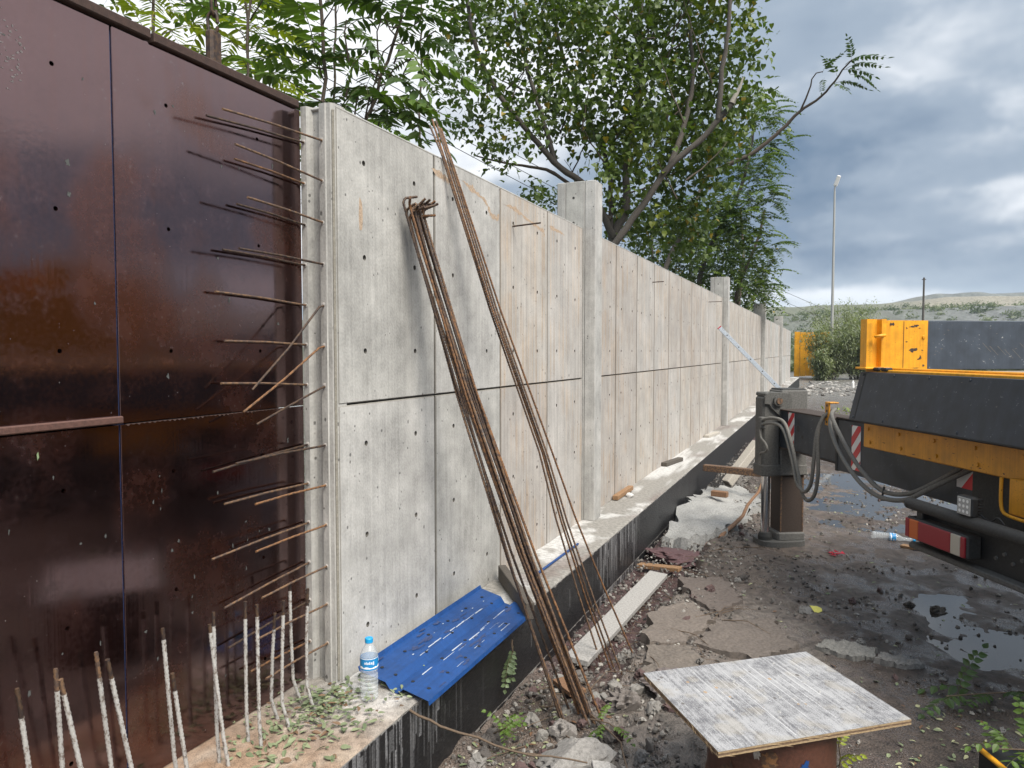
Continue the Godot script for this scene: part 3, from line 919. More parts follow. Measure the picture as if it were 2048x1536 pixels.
		for k in n - 1:
			var w0 := (0.011 + 0.014 * hn.get_noise_2d(pts[k].z * 40.0, 7.0)) * smoothstep(0.0, 0.15, float(k) / n) * smoothstep(1.0, 0.9, float(k) / n)
			var w1 := (0.011 + 0.014 * hn.get_noise_2d(pts[k + 1].z * 40.0, 7.0)) * smoothstep(0.0, 0.15, (k + 1.0) / n) * smoothstep(1.0, 0.9, (k + 1.0) / n)
			var d: Vector3 = (pts[k + 1] - pts[k]).normalized()
			var side := d.cross(Vector3.RIGHT)
			var up := V(0.0012, 0, 0)
			for e in [1.0, -1.0]:
				var r := V(0.0003, 0, 0)
				var v0: float = w0 * (1.0 + 0.9 * hn.get_noise_2d(pts[k].z * 170.0, e * 50.0))
				var v1: float = w1 * (1.0 + 0.9 * hn.get_noise_2d(pts[k + 1].z * 170.0, e * 50.0))
				g.tri(pts[k] + up, pts[k + 1] + up, pts[k + 1] + side * v1 * e + r, Vector3.RIGHT, Vector3.RIGHT, Vector3.RIGHT)
				g.tri(pts[k] + up, pts[k + 1] + side * v1 * e + r, pts[k] + side * v0 * e + r, Vector3.RIGHT, Vector3.RIGHT, Vector3.RIGHT)
		part(wall, "clay_smear", g, M.clay)

func build_formwork() -> void:
	var f := thing("formwork", "tall glossy dark brown formwork boards standing against the unfinished end of the wall", "formwork")
	var cache := [panel_mesh(0.75, FOOT_TOP + 0.002, JOINT - 0.004, COLS, LOW_ROWS, 0.0015, 0.018, true, 0.0065), panel_mesh(0.75, JOINT - 0.001, TOP - 0.002, COLS, HIGH_ROWS, 0.0015, 0.018, true, 0.0065),
		panel_mesh(0.81, FOOT_TOP + 0.002, JOINT - 0.004, COLS, LOW_ROWS, 0.0015, 0.018, true, 0.0065), panel_mesh(0.81, JOINT - 0.001, TOP - 0.002, COLS, HIGH_ROWS, 0.0015, 0.018, true, 0.0065)]
	for i in 4:
		var z0 := 0.775 - i * 0.75
		for high in 2:
			var o := part(f, "formwork_board", cache[high + (2 if i == 3 else 0)], M.film)
			o.position = V(FORM, 0, z0)
			o.rotation_degrees = V(0, [0.25, -0.3, 0.12, 0.0][i], 0)
			if i >= 2:      # cement splashes and scuffs on the film
				rng.seed = 500 + i * 2 + high
				var spots := []
				for k in (26 if high == 0 else 9):
					spots.append([V(0.0007, rng.randf_range(0.42, 1.36) + (1.08 if high else 0.0), -rng.randf_range(0.06, 0.72)), rng.randf_range(0.005, 0.018), rng.randf_range(0.008, 0.026)])
				flake(o, M.splash, spots, Vector3.RIGHT, Vector3.BACK)
				spots = []
				for k in 40:
					spots.append([V(0.0009, rng.randf_range(0.36, 1.42) + (1.10 if high else 0.0), -rng.randf_range(0.03, 0.74)), rng.randf_range(0.001, 0.004), rng.randf_range(0.001, 0.006)])
				if i == 2 and high == 1:
					for k in 60:
						var a := rng.randf() * TAU
						var r := sqrt(rng.randf())
						spots.append([V(0.0009, 2.39 + 0.085 * r * sin(a), -0.46 + 0.05 * r * cos(a)), rng.randf_range(0.004, 0.015), rng.randf_range(0.003, 0.009)])
				flake(o, M.scuffed_film, spots, Vector3.RIGHT, Vector3.BACK)
		if i == 3:
			continue
		# blue steel frames behind the joints
		var g := G.new()
		g.box(at(FORM - 0.032, (FOOT_TOP + TOP) / 2 - 0.004, z0 - 0.75), V(0.053, TOP - FOOT_TOP - 0.02, 0.035), 0.002)
		part(f, "steel_frame", g, M.blue_steel)
	var g := G.new()
	g.box(at(FORM - 0.075, (FOOT_TOP + TOP) / 2, -0.72), V(0.03, TOP - FOOT_TOP - 0.03, 2.98), 0.002)
	part(f, "steel_backing", g, M.black)
	# weathered top strip, proud of the boards
	for s in [[0.775, -0.735], [-0.745, -1.60], [-1.61, -2.262]]:
		g = G.new()
		g.box(at(FORM - 0.026, TOP + 0.015 - (0.004 if s[0] < -1 else 0.0), (s[0] + s[1]) / 2, V(0, 0, 3)), V(0.085, 0.032, s[0] - s[1]), 0.004)
		part(f, "top_strip", g, M.film_edge)
	g = G.new()
	g.box(at(FORM + 0.009, JOINT + 0.012, -0.352), V(0.018, 0.021, 2.245), 0.003)
	part(f, "batten", g, M.batten)
	# the torn upper edge of the lower board
	g = G.new()
	rng.seed = 4
	for k in 40:
		var z := -1.49 - k * 0.0185
		var w := rng.randf_range(0.002, 0.0075)
		g.flat(V(FORM + 0.0015, JOINT - 0.003, z), V(FORM + 0.0015, JOINT - 0.003, z - 0.02), V(FORM + 0.003, JOINT - 0.003 - w, z - 0.010), Vector3.RIGHT)
	part(f, "torn_edge", g, M.film_edge, "stuff")

# ------------------------------------------------------------------ things on the footing and the ground

func build_rebar() -> void:
	rng.seed = 8
	# the thick bundle with hooked ends
	for i in 15:
		var k := i / 14.0
		var foot := V(-1.05 + 0.15 * k + rng.randf_range(-0.02, 0.02), 0.0, -2.99 - 0.05 * k + rng.randf_range(-0.05, 0.05))
		foot.y = ground_y(foot.x, foot.z) + 0.004
		var head := V(-1.722 + rng.randf_range(0.0, 0.045), 2.24 + rng.randf_range(-0.03, 0.05), -2.71 - 0.12 * rng.randf() - 0.06 * k)
		var pts := [foot]
		for q in [0.33, 0.66, 0.94]:
			pts.append(foot.lerp(head, q) + V(-0.028, -0.012, 0.01) * sin(PI * q))
		pts.append(head)
		var out := V(rng.randf_range(0.3, 1.0), rng.randf_range(0.0, 0.5), rng.randf_range(-1.0, 0.55)).normalized()
		var up: Vector3 = (head - pts[3]).normalized()
		var r := rng.randf_range(0.016, 0.026)
		for a in [20, 45, 70, 92]:
			pts.append(head + (up * sin(deg_to_rad(a)) + out * (1.0 - cos(deg_to_rad(a)))) * r)
		pts.append(pts[-1] + (out * 0.95 + up * rng.randf_range(-0.35, 0.3)).normalized() * rng.randf_range(0.035, 0.085))
		var g := G.new()
		rebar(g, pts, 0.0056)
		var m: Material = [M.rust, M.rust_dark, M.rust_dark, M.rust, M.rust_orange][i % 5]
		solo("hooked_rebar", g, m, "rusty ribbed bar with a hooked upper end in the bundle leaning on the wall", "rebar", Vector3.ZERO, 0.0, "hooked bars leaning in a bundle on the wall")
	# longer, thinner bars that reach over the top of the wall
	for i in 5:
		var k := i / 4.0
		var foot := V([-1.13, -1.05, -1.02, -0.98, -0.96][i], 0, [-3.80, -3.72, -3.70, -3.69, -3.86][i])
		foot.y = ground_y(foot.x, foot.z) + 0.004
		var edge := V(-1.742, 2.603, -3.12 - 0.10 * k + rng.randf_range(-0.01, 0.01))
		var heart := V(-1.345, 1.12, -3.49)     # where the bundle is tightest
		var tight := heart + V(0.008, 0, 0.010) * (i - 2) + (foot - V(-1.03, foot.y, -3.75)) * 0.30
		var tip := edge + V(-0.105, 0.20 + rng.randf_range(-0.04, 0.02), -0.07 - 0.02 * k)
		var g := G.new()
		rebar(g, [foot, foot.lerp(tight, 0.35) + V(-0.012, 0, 0.006), foot.lerp(tight, 0.7) + V(-0.014, 0, 0.006), tight, tight.lerp(edge, 0.5) + V(-0.012, 0, 0.006), edge, tip], 0.0050)
		solo("long_rebar", g, M.rust_orange if i % 3 == 1 else M.rust, "long thin rusty bar leaning over the top edge of the wall, bowed in its middle", "rebar", Vector3.ZERO, 0.0, "thin bars leaning over the wall")

func build_blue_sheet() -> void:
	var o := thing("blue_metal_sheet", "blue painted folded steel sheet with bolt holes lying on the footing against the wall", "metal sheet")
	var prof := [Vector2(-1.706, 0.390), Vector2(-1.698, 0.374), Vector2(-1.556, 0.368), Vector2(-1.528, 0.341), Vector2(-1.492, 0.341), Vector2(-1.464, 0.366), Vector2(-1.338, 0.356), Vector2(-1.334, 0.340)]
	var near := func(x: float) -> float: return -2.335 + 0.21 * (x + 1.60)
	var far := func(x: float) -> float: return -3.43 + 0.42 * (x + 1.63)
	var g := G.new()
	for i in prof.size() - 1:
		var a: Vector2 = prof[i]
		var b: Vector2 = prof[i + 1]
		var nn := V(a.y - b.y, b.x - a.x, 0).normalized()
		var t := nn * 0.0018
		var p := [V(a.x, a.y, near.call(a.x)), V(b.x, b.y, near.call(b.x)), V(b.x, b.y, far.call(b.x)), V(a.x, a.y, far.call(a.x))]
		g.quad(p[0], p[1], p[2], p[3], nn)
		g.quad(p[0] - t, p[1] - t, p[2] - t, p[3] - t, -nn)
		g.quad(p[0], p[1], p[1] - t, p[0] - t, Vector3.BACK)
		g.quad(p[3], p[2], p[2] - t, p[3] - t, Vector3.FORWARD)
	part(o, "folded_sheet", g, M.blue_sheet)
	rng.seed = 15
	for row in [[-1.636, 0.3736, 6], [-1.556, 0.3682, 5], [-1.464, 0.3662, 5], [-1.385, 0.3598, 7]]:
		for k in row[2]:
			var z: float = lerpf(near.call(row[0]) - 0.08, far.call(row[0]) + 0.10, (k + rng.randf_range(-0.08, 0.08)) / (row[2] - 1.0))
			g = G.new()
			g.lathe(at(row[0], row[1], z), [Vector2(0.0078, -0.001), Vector2(0.0076, 0.0012), Vector2(0.0, 0.0012)], 9)
			part(o, "bolt_hole", g, M.black)
	# bare scratches along the folds
	g = G.new()
	for k in 30:
		var s := rng.randi_range(0, 2)
		var x: float = [rng.randf_range(-1.575, -1.558), rng.randf_range(-1.462, -1.448), rng.randf_range(-1.46, -1.35)][s]
		var i0 := 1 if s == 0 else 5
		var y: float = lerpf(prof[i0].y, prof[i0 + 1].y, (x - prof[i0].x) / (prof[i0 + 1].x - prof[i0].x)) + 0.0006
		var z := rng.randf_range(-3.2, -2.42)
		var l := rng.randf_range(0.02, 0.11)
		var w := rng.randf_range(0.001, 0.0045) * (1.0 if s < 2 else 0.5)
		g.quad(V(x - w, y, z), V(x + w, y, z + 0.004), V(x + w * 0.6, y, z - l), V(x - w * 0.6, y, z - l + 0.006), Vector3.UP)
	for k in 6:
		var x := rng.randf_range(-1.69, -1.58)
		var y: float = lerpf(0.378, 0.368, (x + 1.70) / 0.144) + 0.0006
		var z := rng.randf_range(-3.3, -2.4)
		var w := rng.randf_range(0.002, 0.006)
		g.quad(V(x - w, y, z), V(x + w, y, z + 0.004), V(x + w * 0.4, y, z - w * 3), V(x - w * 0.6, y, z - w * 2), Vector3.UP)
	part(o, "bare_scratches", g, M.white_paint, "stuff")
	var dirt := []
	for k in 26:
		var x := rng.randf_range(-1.69, -1.57) if k % 2 == 0 else rng.randf_range(-1.45, -1.345)
		var y := lerpf(0.378, 0.368, (x + 1.70) / 0.144) if k % 2 == 0 else lerpf(0.366, 0.356, (x + 1.464) / 0.126)
		dirt.append([V(x, y + 0.0005, rng.randf_range(-3.3, -2.4)), rng.randf_range(0.01, 0.05), rng.randf_range(0.03, 0.14)])
	flake(o, M.blue_dirt, dirt, Vector3.UP, Vector3.RIGHT)

func bottle(o: Node3D, f: Transform3D, h := 0.235, crushed := false) -> void:
	var r := 0.0335
	var prof := [Vector2(0.0, 0.006), Vector2(0.020, 0.0), Vector2(0.030, 0.003), Vector2(r, 0.012)]
	for k in 5:
		var y := 0.022 + k * 0.016
		prof.append_array([Vector2(r, y), Vector2(r - 0.0028, y + 0.005), Vector2(r, y + 0.010)])
	prof.append_array([Vector2(r - 0.004, 0.104), Vector2(r - 0.001, 0.112), Vector2(r, 0.118), Vector2(r, 0.170), Vector2(r - 0.002, 0.178), Vector2(r - 0.009, 0.194), Vector2(0.016, 0.208), Vector2(0.0125, 0.216), Vector2(0.0125, h - 0.012)])
	var g := G.new()
	g.lathe(f, prof, 22)
	part(o, "clear_body", g, M.clear)
	g = G.new()
	g.lathe(f, [Vector2(0.0152, h - 0.017), Vector2(0.0152, h - 0.002), Vector2(0.0135, h), Vector2(0.0, h)], 20)
	part(o, "cap", g, M.cap_blue)
	var lr := r + 0.0006
	g = G.new()
	g.lathe(f, [Vector2(lr, 0.122), Vector2(lr, 0.166)], 28)
	var lab := part(o, "paper_label", g, M.label_blue)
	# snow-white mountain shapes and a pale band on the label, and its lettering bent round it
	g = G.new()
	var ring := lr + 0.0004
	var wrap := func(a: float, y: float, rr: float) -> Vector3: return f * V(cos(a) * rr, y, sin(a) * rr)
	for k in 44:
		var a0 := TAU * k / 44.0
		var a1 := TAU * (k + 1) / 44.0
		var h0 := 0.131 + 0.006 * absf(sin(a0 * 4.0)) * absf(cos(a0 * 1.5 + 0.6))
		var h1 := 0.131 + 0.006 * absf(sin(a1 * 4.0)) * absf(cos(a1 * 1.5 + 0.6))
		g.quad(wrap.call(a0, 0.1275, ring), wrap.call(a1, 0.1275, ring), wrap.call(a1, h1, ring), wrap.call(a0, h0, ring), wrap.call((a0 + a1) / 2, 0.13, 1.0) - f * V(0, 0.13, 0))
		g.quad(wrap.call(a0, 0.1655, ring), wrap.call(a1, 0.1655, ring), wrap.call(a1, 0.1635, ring), wrap.call(a0, 0.1635, ring), wrap.call((a0 + a1) / 2, 0.13, 1.0) - f * V(0, 0.13, 0))
	part(lab, "label_print", g, M.label_white)
	var tm := TextMesh.new()
	var font := SystemFont.new()
	font.font_names = PackedStringArray(["Droid Sans"])
	font.font_weight = 700
	tm.font = font
	tm.text = "akdağ"
	tm.font_size = 32
	tm.pixel_size = 0.00042
	tm.depth = 0.0002
	var arr := tm.get_mesh_arrays()
	var vs: PackedVector3Array = arr[Mesh.ARRAY_VERTEX]
	var ns: PackedVector3Array = arr[Mesh.ARRAY_NORMAL]
	var idx: PackedInt32Array = arr[Mesh.ARRAY_INDEX] if arr[Mesh.ARRAY_INDEX] != null else PackedInt32Array(range(vs.size()))
	for side in [0.95, 3.2, 5.3]:
		g = G.new()
		for k in range(0, idx.size(), 3):
			var q := []
			for e in 3:
				var p := vs[idx[k + e]]
				q.append(wrap.call(side - p.x / ring, 0.150 + p.y, ring + 0.0003 + p.z))
			g.flat(q[0], q[1], q[2], wrap.call(side, 0.15, 1.0) - f * V(0, 0.15, 0))
		part(lab, "lettering", g, M.label_white)

func chunk(size: Vector3, seed_: int, rough := 0.22, col := Color(0.4, 0.4, 0.38), N := 8) -> G:   # a broken lump, flat-sided
	var r := RandomNumberGenerator.new()
	r.seed = seed_
	var f := FastNoiseLite.new()
	f.seed = seed_
	f.frequency = 0.9
	f.fractal_octaves = 4
	var cuts := []
	for k in 7:
		cuts.append([Vector3(r.randf_range(-1, 1), r.randf_range(-1, 1), r.randf_range(-1, 1)).normalized(), r.randf_range(0.55, 0.9)])
	var g := G.new()
	g.col = col
	var rows := []
	for j in N + 1:
		var row := []
		for i in N * 2:
			var th := PI * j / N
			var ph := TAU * i / (N * 2)
			var d := Vector3(sin(th) * cos(ph), cos(th), sin(th) * sin(ph))
			var l := 1.0 + rough * f.get_noise_3d(d.x * 2.0, d.y * 2.0, d.z * 2.0) * 2.0
			for c in cuts:
				var dd: float = d.dot(c[0])
				if dd > 0.05:
					l = minf(l, c[1] / dd)
			row.append(d * l * size * 0.5)
		rows.append(row)
	for j in N:
		for i in N * 2:
			var i2 := (i + 1) % (N * 2)
			g.quad(rows[j][i], rows[j][i2], rows[j + 1][i2], rows[j + 1][i], rows[j][i] + rows[j + 1][i2])
	return g

func slab(outline: Array, thick: float, seed_: int, col: Color, bump := 0.012) -> G:   # a broken flat piece: outline of [x, z], lumpy top about y = thick
	var f := FastNoiseLite.new()
	f.seed = seed_
	f.frequency = 1.0
	f.fractal_octaves = 4
	var pts := PackedVector2Array()
	var lo := Vector2(1e9, 1e9)
	var hi := -lo
	for k in outline.size():
		var a := Vector2(outline[k][0], outline[k][1])
		var b := Vector2(outline[(k + 1) % outline.size()][0], outline[(k + 1) % outline.size()][1])
		for q in 10:
			var p := a.lerp(b, q / 10.0)
			p += Vector2(f.get_noise_2d(p.x * 5.0 / a.distance_to(b), p.y * 5.0 / a.distance_to(b)), f.get_noise_2d(p.x * 5.0 / a.distance_to(b) + 40, p.y * 5.0 / a.distance_to(b))) * a.distance_to(b) * 0.14
			pts.append(p)
			lo = lo.min(p)
			hi = hi.max(p)
	var g := G.new()
	g.col = col
	var size := maxf(hi.x - lo.x, hi.y - lo.y)
	var step := size / 64.0
	var hy := func(x: float, z: float) -> float: return thick + bump * (f.get_noise_2d(x * 2.2 / size, z * 2.2 / size) + 0.35 * f.get_noise_2d(x * 11.0 / size, z * 11.0 / size) + 0.22 * f.get_noise_2d(x * 34.0 / size, z * 34.0 / size) + 0.16 * absf(f.get_noise_2d(x * 80.0 / size, z * 80.0 / size)))
	var at_ := func(x: float, z: float) -> Vector3: return Vector3(x, hy.call(x, z), z)
	var nm := func(x: float, z: float) -> Vector3:
		return Vector3(hy.call(x - step, z) - hy.call(x + step, z), 2.0 * step, hy.call(x, z - step) - hy.call(x, z + step)).normalized()
	var nx := ceili((hi.x - lo.x) / step)
	var nz := ceili((hi.y - lo.y) / step)
	for i in nx:
		for j in nz:
			var x := lo.x + i * step
			var z := lo.y + j * step
			var cell := PackedVector2Array([Vector2(x, z), Vector2(x + step, z), Vector2(x + step, z + step), Vector2(x, z + step)])
			var inside := 0
			for c in cell:
				if Geometry2D.is_point_in_polygon(c, pts):
					inside += 1
			if inside == 0:
				continue
			for c in ([cell] if inside == 4 else Geometry2D.intersect_polygons(cell, pts)):
				for k in range(1, c.size() - 1):
					g.tri(at_.call(c[0].x, c[0].y), at_.call(c[k].x, c[k].y), at_.call(c[k + 1].x, c[k + 1].y), nm.call(c[0].x, c[0].y), nm.call(c[k].x, c[k].y), nm.call(c[k + 1].x, c[k + 1].y))
	var mid := (lo + hi) / 2
	for k in pts.size():
		var a := pts[k]
		var b := pts[(k + 1) % pts.size()]
		var o := (a + b) / 2 - mid
		g.quad(at_.call(a.x, a.y), at_.call(b.x, b.y), V(b.x, -0.08, b.y) + V(o.x, 0, o.y) * 0.04, V(a.x, -0.08, a.y) + V(o.x, 0, o.y) * 0.04, V(o.x, 0.1, o.y))
	return g

func plank(called: String, label: String, category: String, a: Vector3, b: Vector3, w: float, h: float, m: Material, roll := 0.0, group := "") -> void:
	var g := G.new()
	var d := b - a
	g.box(Transform3D(), V(w, h, d.length()), minf(h, w) * 0.08)
	var o := solo(called, g, m, label, category, (a + b) / 2, 0.0, group)
	o.basis = Basis.looking_at(d.normalized(), Vector3.UP) * Basis(Vector3.BACK, deg_to_rad(roll))

func stick(called: String, label: String, pts: Array, r0: float, r1: float, m: Material, category := "twig", group := "") -> void:
	var g := G.new()
	var p := []
	var rr := []
	for k in pts.size() - 1:
		for q in 4:
			p.append(pts[k].lerp(pts[k + 1], q / 4.0) + V(hn.get_noise_2d(k * 31.0 + q * 17.0, r0 * 5000.0), hn.get_noise_2d(k * 31.0 + q * 17.0, 99.0 + r0 * 5000.0), hn.get_noise_2d(k * 31.0 + q * 17.0, 300.0)) * r0 * 1.6)
	p.append(pts[-1])
	for k in p.size():
		rr.append(lerpf(r0, r1, float(k) / (p.size() - 1)))
	g.tube(p, rr, 6)
	solo(called, g, m, label, category, Vector3.ZERO, 0.0, group)

func gp(x: float, z: float, up := 0.0) -> Vector3:
	return V(x, ground_y(x, z) + up, z)

func build_clutter() -> void:
	var o := thing("water_bottle", "clear plastic water bottle with blue cap standing at the wall's near corner", "bottle", V(-1.575, FOOT_TOP - 0.002, -2.245))
	bottle(o, Transform3D())
	o = thing("water_bottle", "clear plastic water bottle with blue label lying on the mud under the truck's tail lamp", "bottle", V(0.36, 0.03, -7.06))
	bottle(o, Transform3D(Basis(Vector3.UP, deg_to_rad(5)) * Basis(Vector3.BACK, -PI / 2 - 0.05), Vector3.ZERO), 0.30)
	o.scale = V(1.15, 1.15, 1.15)
	var g := G.new()
	g.lathe(Transform3D(), [Vector2(0, 0), Vector2(0.06, 0), Vector2(0.06, 0.22), Vector2(0.025, 0.30), Vector2(0.025, 0.34), Vector2(0, 0.34)], 12)
	solo("plastic_bottle", g, M.white_film, "small pale plastic bottle standing far off on the rubble before the bushes", "bottle", V(0.95, 0.0, -36.0))
	# timber and planks
	plank("timber_offcut", "short dark timber lying across the footing at the end of the blue sheet", "timber", V(-1.70, 0.385, -3.73), V(-1.315, 0.385, -3.215), 0.045, 0.085, M.wood_dark)
	plank("paint_strip", "thin blue strip of metal lying on the footing beyond the dark timber", "metal strip", V(-1.55, FOOT_TOP + 0.012, -3.78), V(-1.54, FOOT_TOP + 0.012, -4.62), 0.014, 0.008, M.blue_sheet)
	plank("whitened_plank", "long cement-whitened plank lying in the trench beside the footing", "plank", V(-1.215, -0.005, -3.62), V(-1.14, -0.005, -5.30), 0.135, 0.032, M.wood_white, -4.0)
	plank("brown_plank", "short orange-brown plank lying across the trench beyond the whitened plank", "plank", V(-1.36, -0.045, -5.60), V(-1.02, -0.015, -5.52), 0.075, 0.03, M.wood_orange)
	plank("brown_plank", "small brown board offcut under the feet of the hooked bars", "plank", V(-1.20, 0.02, -3.33), V(-1.07, 0.025, -3.22), 0.09, 0.022, M.wood_brown)
	plank("grey_plank", "grey weathered board end sticking out of the rubble at the bottom edge", "plank", V(-0.78, 0.07, -2.62), V(-0.66, 0.05, -2.36), 0.07, 0.022, M.wood_white, 8.0)
	plank("rusty_channel", "rusty brown steel bar spanning the trench behind the outrigger leg", "steel bar", V(-1.32, 0.30, -8.55), V(-0.45, 0.30, -8.35), 0.08, 0.075, M.rust)
	plank("pale_timber", "pale squared timber standing aslant in the trench behind the outrigger leg", "timber", V(-1.12, 0.05, -9.0), V(-0.80, 0.52, -9.35), 0.12, 0.10, M.wood_pale)
	plank("wood_block", "small wood block lying on the large pale concrete slab", "wood block", V(-1.15, 0.115, -8.0), V(-0.98, 0.115, -7.97), 0.07, 0.06, M.wood_brown)
	plank("wood_offcut", "brown flat wood offcut beside the bottle under the tail lamp", "wood offcut", V(0.58, 0.012, -6.86), V(0.82, 0.014, -6.74), 0.07, 0.018, M.wood_orange)
	plank("timber_offcut", "brown timber offcut lying at the foot of the wall just past the first pillar", "timber", V(-1.71, 0.36, -6.15), V(-1.69, 0.372, -6.62), 0.05, 0.04, M.wood_orange)
	plank("timber_offcut", "dark timber offcut lying at the foot of the wall halfway to the second pillar", "timber", V(-1.71, 0.36, -8.2), V(-1.62, 0.36, -8.7), 0.07, 0.045, M.wood_dark)
	plank("timber_offcut", "small pale timber at the foot of the wall before the second pillar", "timber", V(-1.70, 0.355, -11.2), V(-1.62, 0.355, -11.8), 0.08, 0.04, M.wood_pale)
	g = chunk(V(0.07, 0.05, 0.09), 61, 0.2, Color(0.66, 0.65, 0.63))
	solo("plaster_lump", g, M.rubble, "white lump of plaster at the foot of the wall past the first pillar", "lump", V(-1.63, 0.355, -6.35))
	# straightedge
	g = G.new()
	g.box(Transform3D(), V(0.065, 0.022, 2.55), 0.003)
	o = thing("straightedge", "long silvery straightedge with a red end leaning on the wall behind the outrigger", "straightedge")
	part(o, "bar", g, M.aluminium)
	for k in 9:
		g = G.new()
		g.lathe(at(0, 0.0112, -1.1 + 0.27 * k), [Vector2(0.011, -0.002), Vector2(0.011, 0.0012), Vector2(0, 0.0012)], 10)
		part(o, "hole", g, M.dark_gap)
	g = G.new()
	g.box(at(0, 0, -1.28), V(0.067, 0.024, 0.02), 0.003)
	part(o, "end_cap", g, M.cloth_red)
	var top := V(-1.715, 2.06, -12.4)
	var low := V(0.15, 0.10, -12.45)
	o.position = top.lerp(low, 0.485)
	o.basis = Basis.looking_at((top - low).normalized(), V(0.3, 0.1, 1.0))
	# broken concrete
	g = slab([[-1.36, -6.35], [-1.37, -7.6], [-1.34, -8.6], [-0.95, -8.95], [-0.66, -8.4], [-0.70, -7.3], [-0.86, -6.6], [-1.08, -6.25]], 0.07, 71, Color(0.37, 0.365, 0.35), 0.085)
	solo("concrete_slab", g, M.rubble, "large pale rough concrete slab lying tilted in the trench before the outrigger leg", "concrete slab", V(0, -0.02, 0))
	g = slab([[-0.16, 0.03], [0.02, 0.10], [0.13, 0.06], [0.15, -0.05], [0.06, -0.11], [-0.10, -0.09]], 0.022, 72, Color(0.27, 0.255, 0.235), 0.02)
	solo("asphalt_piece", g, M.rubble, "wide flat piece of broken paving lying on the mud behind the plywood table", "paving piece", gp(0.11, -4.30))
	g = slab([[-0.10, 0.05], [0.05, 0.07], [0.14, 0.0], [0.05, -0.06], [-0.06, -0.05]], 0.022, 73, Color(0.26, 0.245, 0.225), 0.018)
	solo("asphalt_piece", g, M.rubble, "smaller pointed piece of broken paving right of the wide flat one", "paving piece", gp(0.335, -4.24))
	var slabs := [[[-1.02, -4.45], [-0.80, -4.75], [-0.62, -4.45], [-0.72, -4.05], [-0.92, -3.95]], [[-0.90, -3.90], [-0.70, -4.0], [-0.52, -3.75], [-0.60, -3.45], [-0.80, -3.5]], [[-0.57, -4.45], [-0.30, -4.6], [-0.13, -4.25], [-0.33, -3.95], [-0.66, -4.05]], [[-0.49, -3.72], [-0.34, -3.88], [-0.10, -3.80], [-0.2, -3.5], [-0.45, -3.4]], [[-0.98, -5.2], [-0.7, -5.35], [-0.5, -4.9], [-0.6, -4.57], [-0.80, -4.82]]]
	var which := ["cracked brown slab beside the trench at the near end of the whitened plank", "small cracked brown slab beside the feet of the thin bars", "cracked brown slab just behind the plywood's far left corner", "broken slab touching the plywood sheet's left corner", "cracked brown slab farthest along the trench, short of the orange plank"]
	for k in 5:
		g = slab(slabs[k], 0.018 + 0.006 * (k % 2), 200 + k, Color(0.195, 0.163, 0.138).lerp(Color(0.15, 0.125, 0.108), 0.25 * k), 0.016)
		o = solo("broken_paving", g, M.rubble, which[k], "paving slab", V(0, 0.004 * (k % 3), 0))
	for k in [["red_brick_lump", "reddish brick lump on the edge of the pale concrete slab", "brick lump", -0.95, -6.55, V(0.22, 0.13, 0.3), Color(0.30, 0.165, 0.12)],
		["mud_heap", "heap of purplish mud in the trench in front of the pale slab", "mud heap", -1.12, -5.95, V(0.46, 0.16, 0.5), Color(0.125, 0.07, 0.072)],
		["dark_clod", "large dark clod of mud at the puddle's edge", "clod", 0.66, -5.30, V(0.105, 0.06, 0.09), Color(0.085, 0.072, 0.062)],
		["dark_clod", "smaller dark clod left of the large one at the puddle", "clod", 0.50, -5.28, V(0.08, 0.05, 0.07), Color(0.065, 0.055, 0.05)],
		["concrete_lump", "big rough concrete lump among twigs at the bottom edge", "concrete lump", -0.90, -2.68, V(0.30, 0.17, 0.26), Color(0.30, 0.285, 0.265)],
		["concrete_lump", "rounded concrete lump left of the feet of the hooked bars", "concrete lump", -1.03, -2.90, V(0.15, 0.11, 0.13), Color(0.29, 0.265, 0.245)],
		["concrete_lump", "concrete lump just behind the feet of the hooked bars", "concrete lump", -0.84, -3.22, V(0.17, 0.12, 0.16), Color(0.19, 0.165, 0.15)],
		["concrete_lump", "grey concrete lump beside the feet of the thin bars", "concrete lump", -0.72, -3.48, V(0.22, 0.12, 0.22), Color(0.17, 0.145, 0.135)],
		["concrete_lump", "broken lump at the foot of the footing, lowest in view", "concrete lump", -1.20, -2.42, V(0.16, 0.10, 0.14), Color(0.22, 0.20, 0.185)],
		["concrete_lump", "pale stone on the mud left of the yellow leaf", "stone", -0.12, -4.86, V(0.10, 0.06, 0.09), Color(0.27, 0.255, 0.24)]]:
		var p := gp(k[3], k[4], k[5].y * 0.18)
		solo(k[0], chunk(k[5], int(k[5].x * 1000 + absf(k[4]) * 100), 0.42, k[6], 20), M.rubble, k[1], k[2], p)
	rng.seed = 19
	var made := [chunk(V(1, 0.62, 0.85), 81, 0.4, Color(1, 1, 1), 12).done(), chunk(V(1, 0.5, 0.7), 82, 0.45, Color(1, 1, 1), 12).done(), chunk(V(0.9, 0.7, 1), 83, 0.4, Color(1, 1, 1), 12).done()]
	var tones := []
	for c in [Color(0.10, 0.088, 0.08), Color(0.17, 0.155, 0.14), Color(0.26, 0.245, 0.225), Color(0.125, 0.08, 0.075)]:
		tones.append(tri_mat(c, 0.9, M.mottled_tex, M.rough_normal, 3.0, 0.8, null, false))
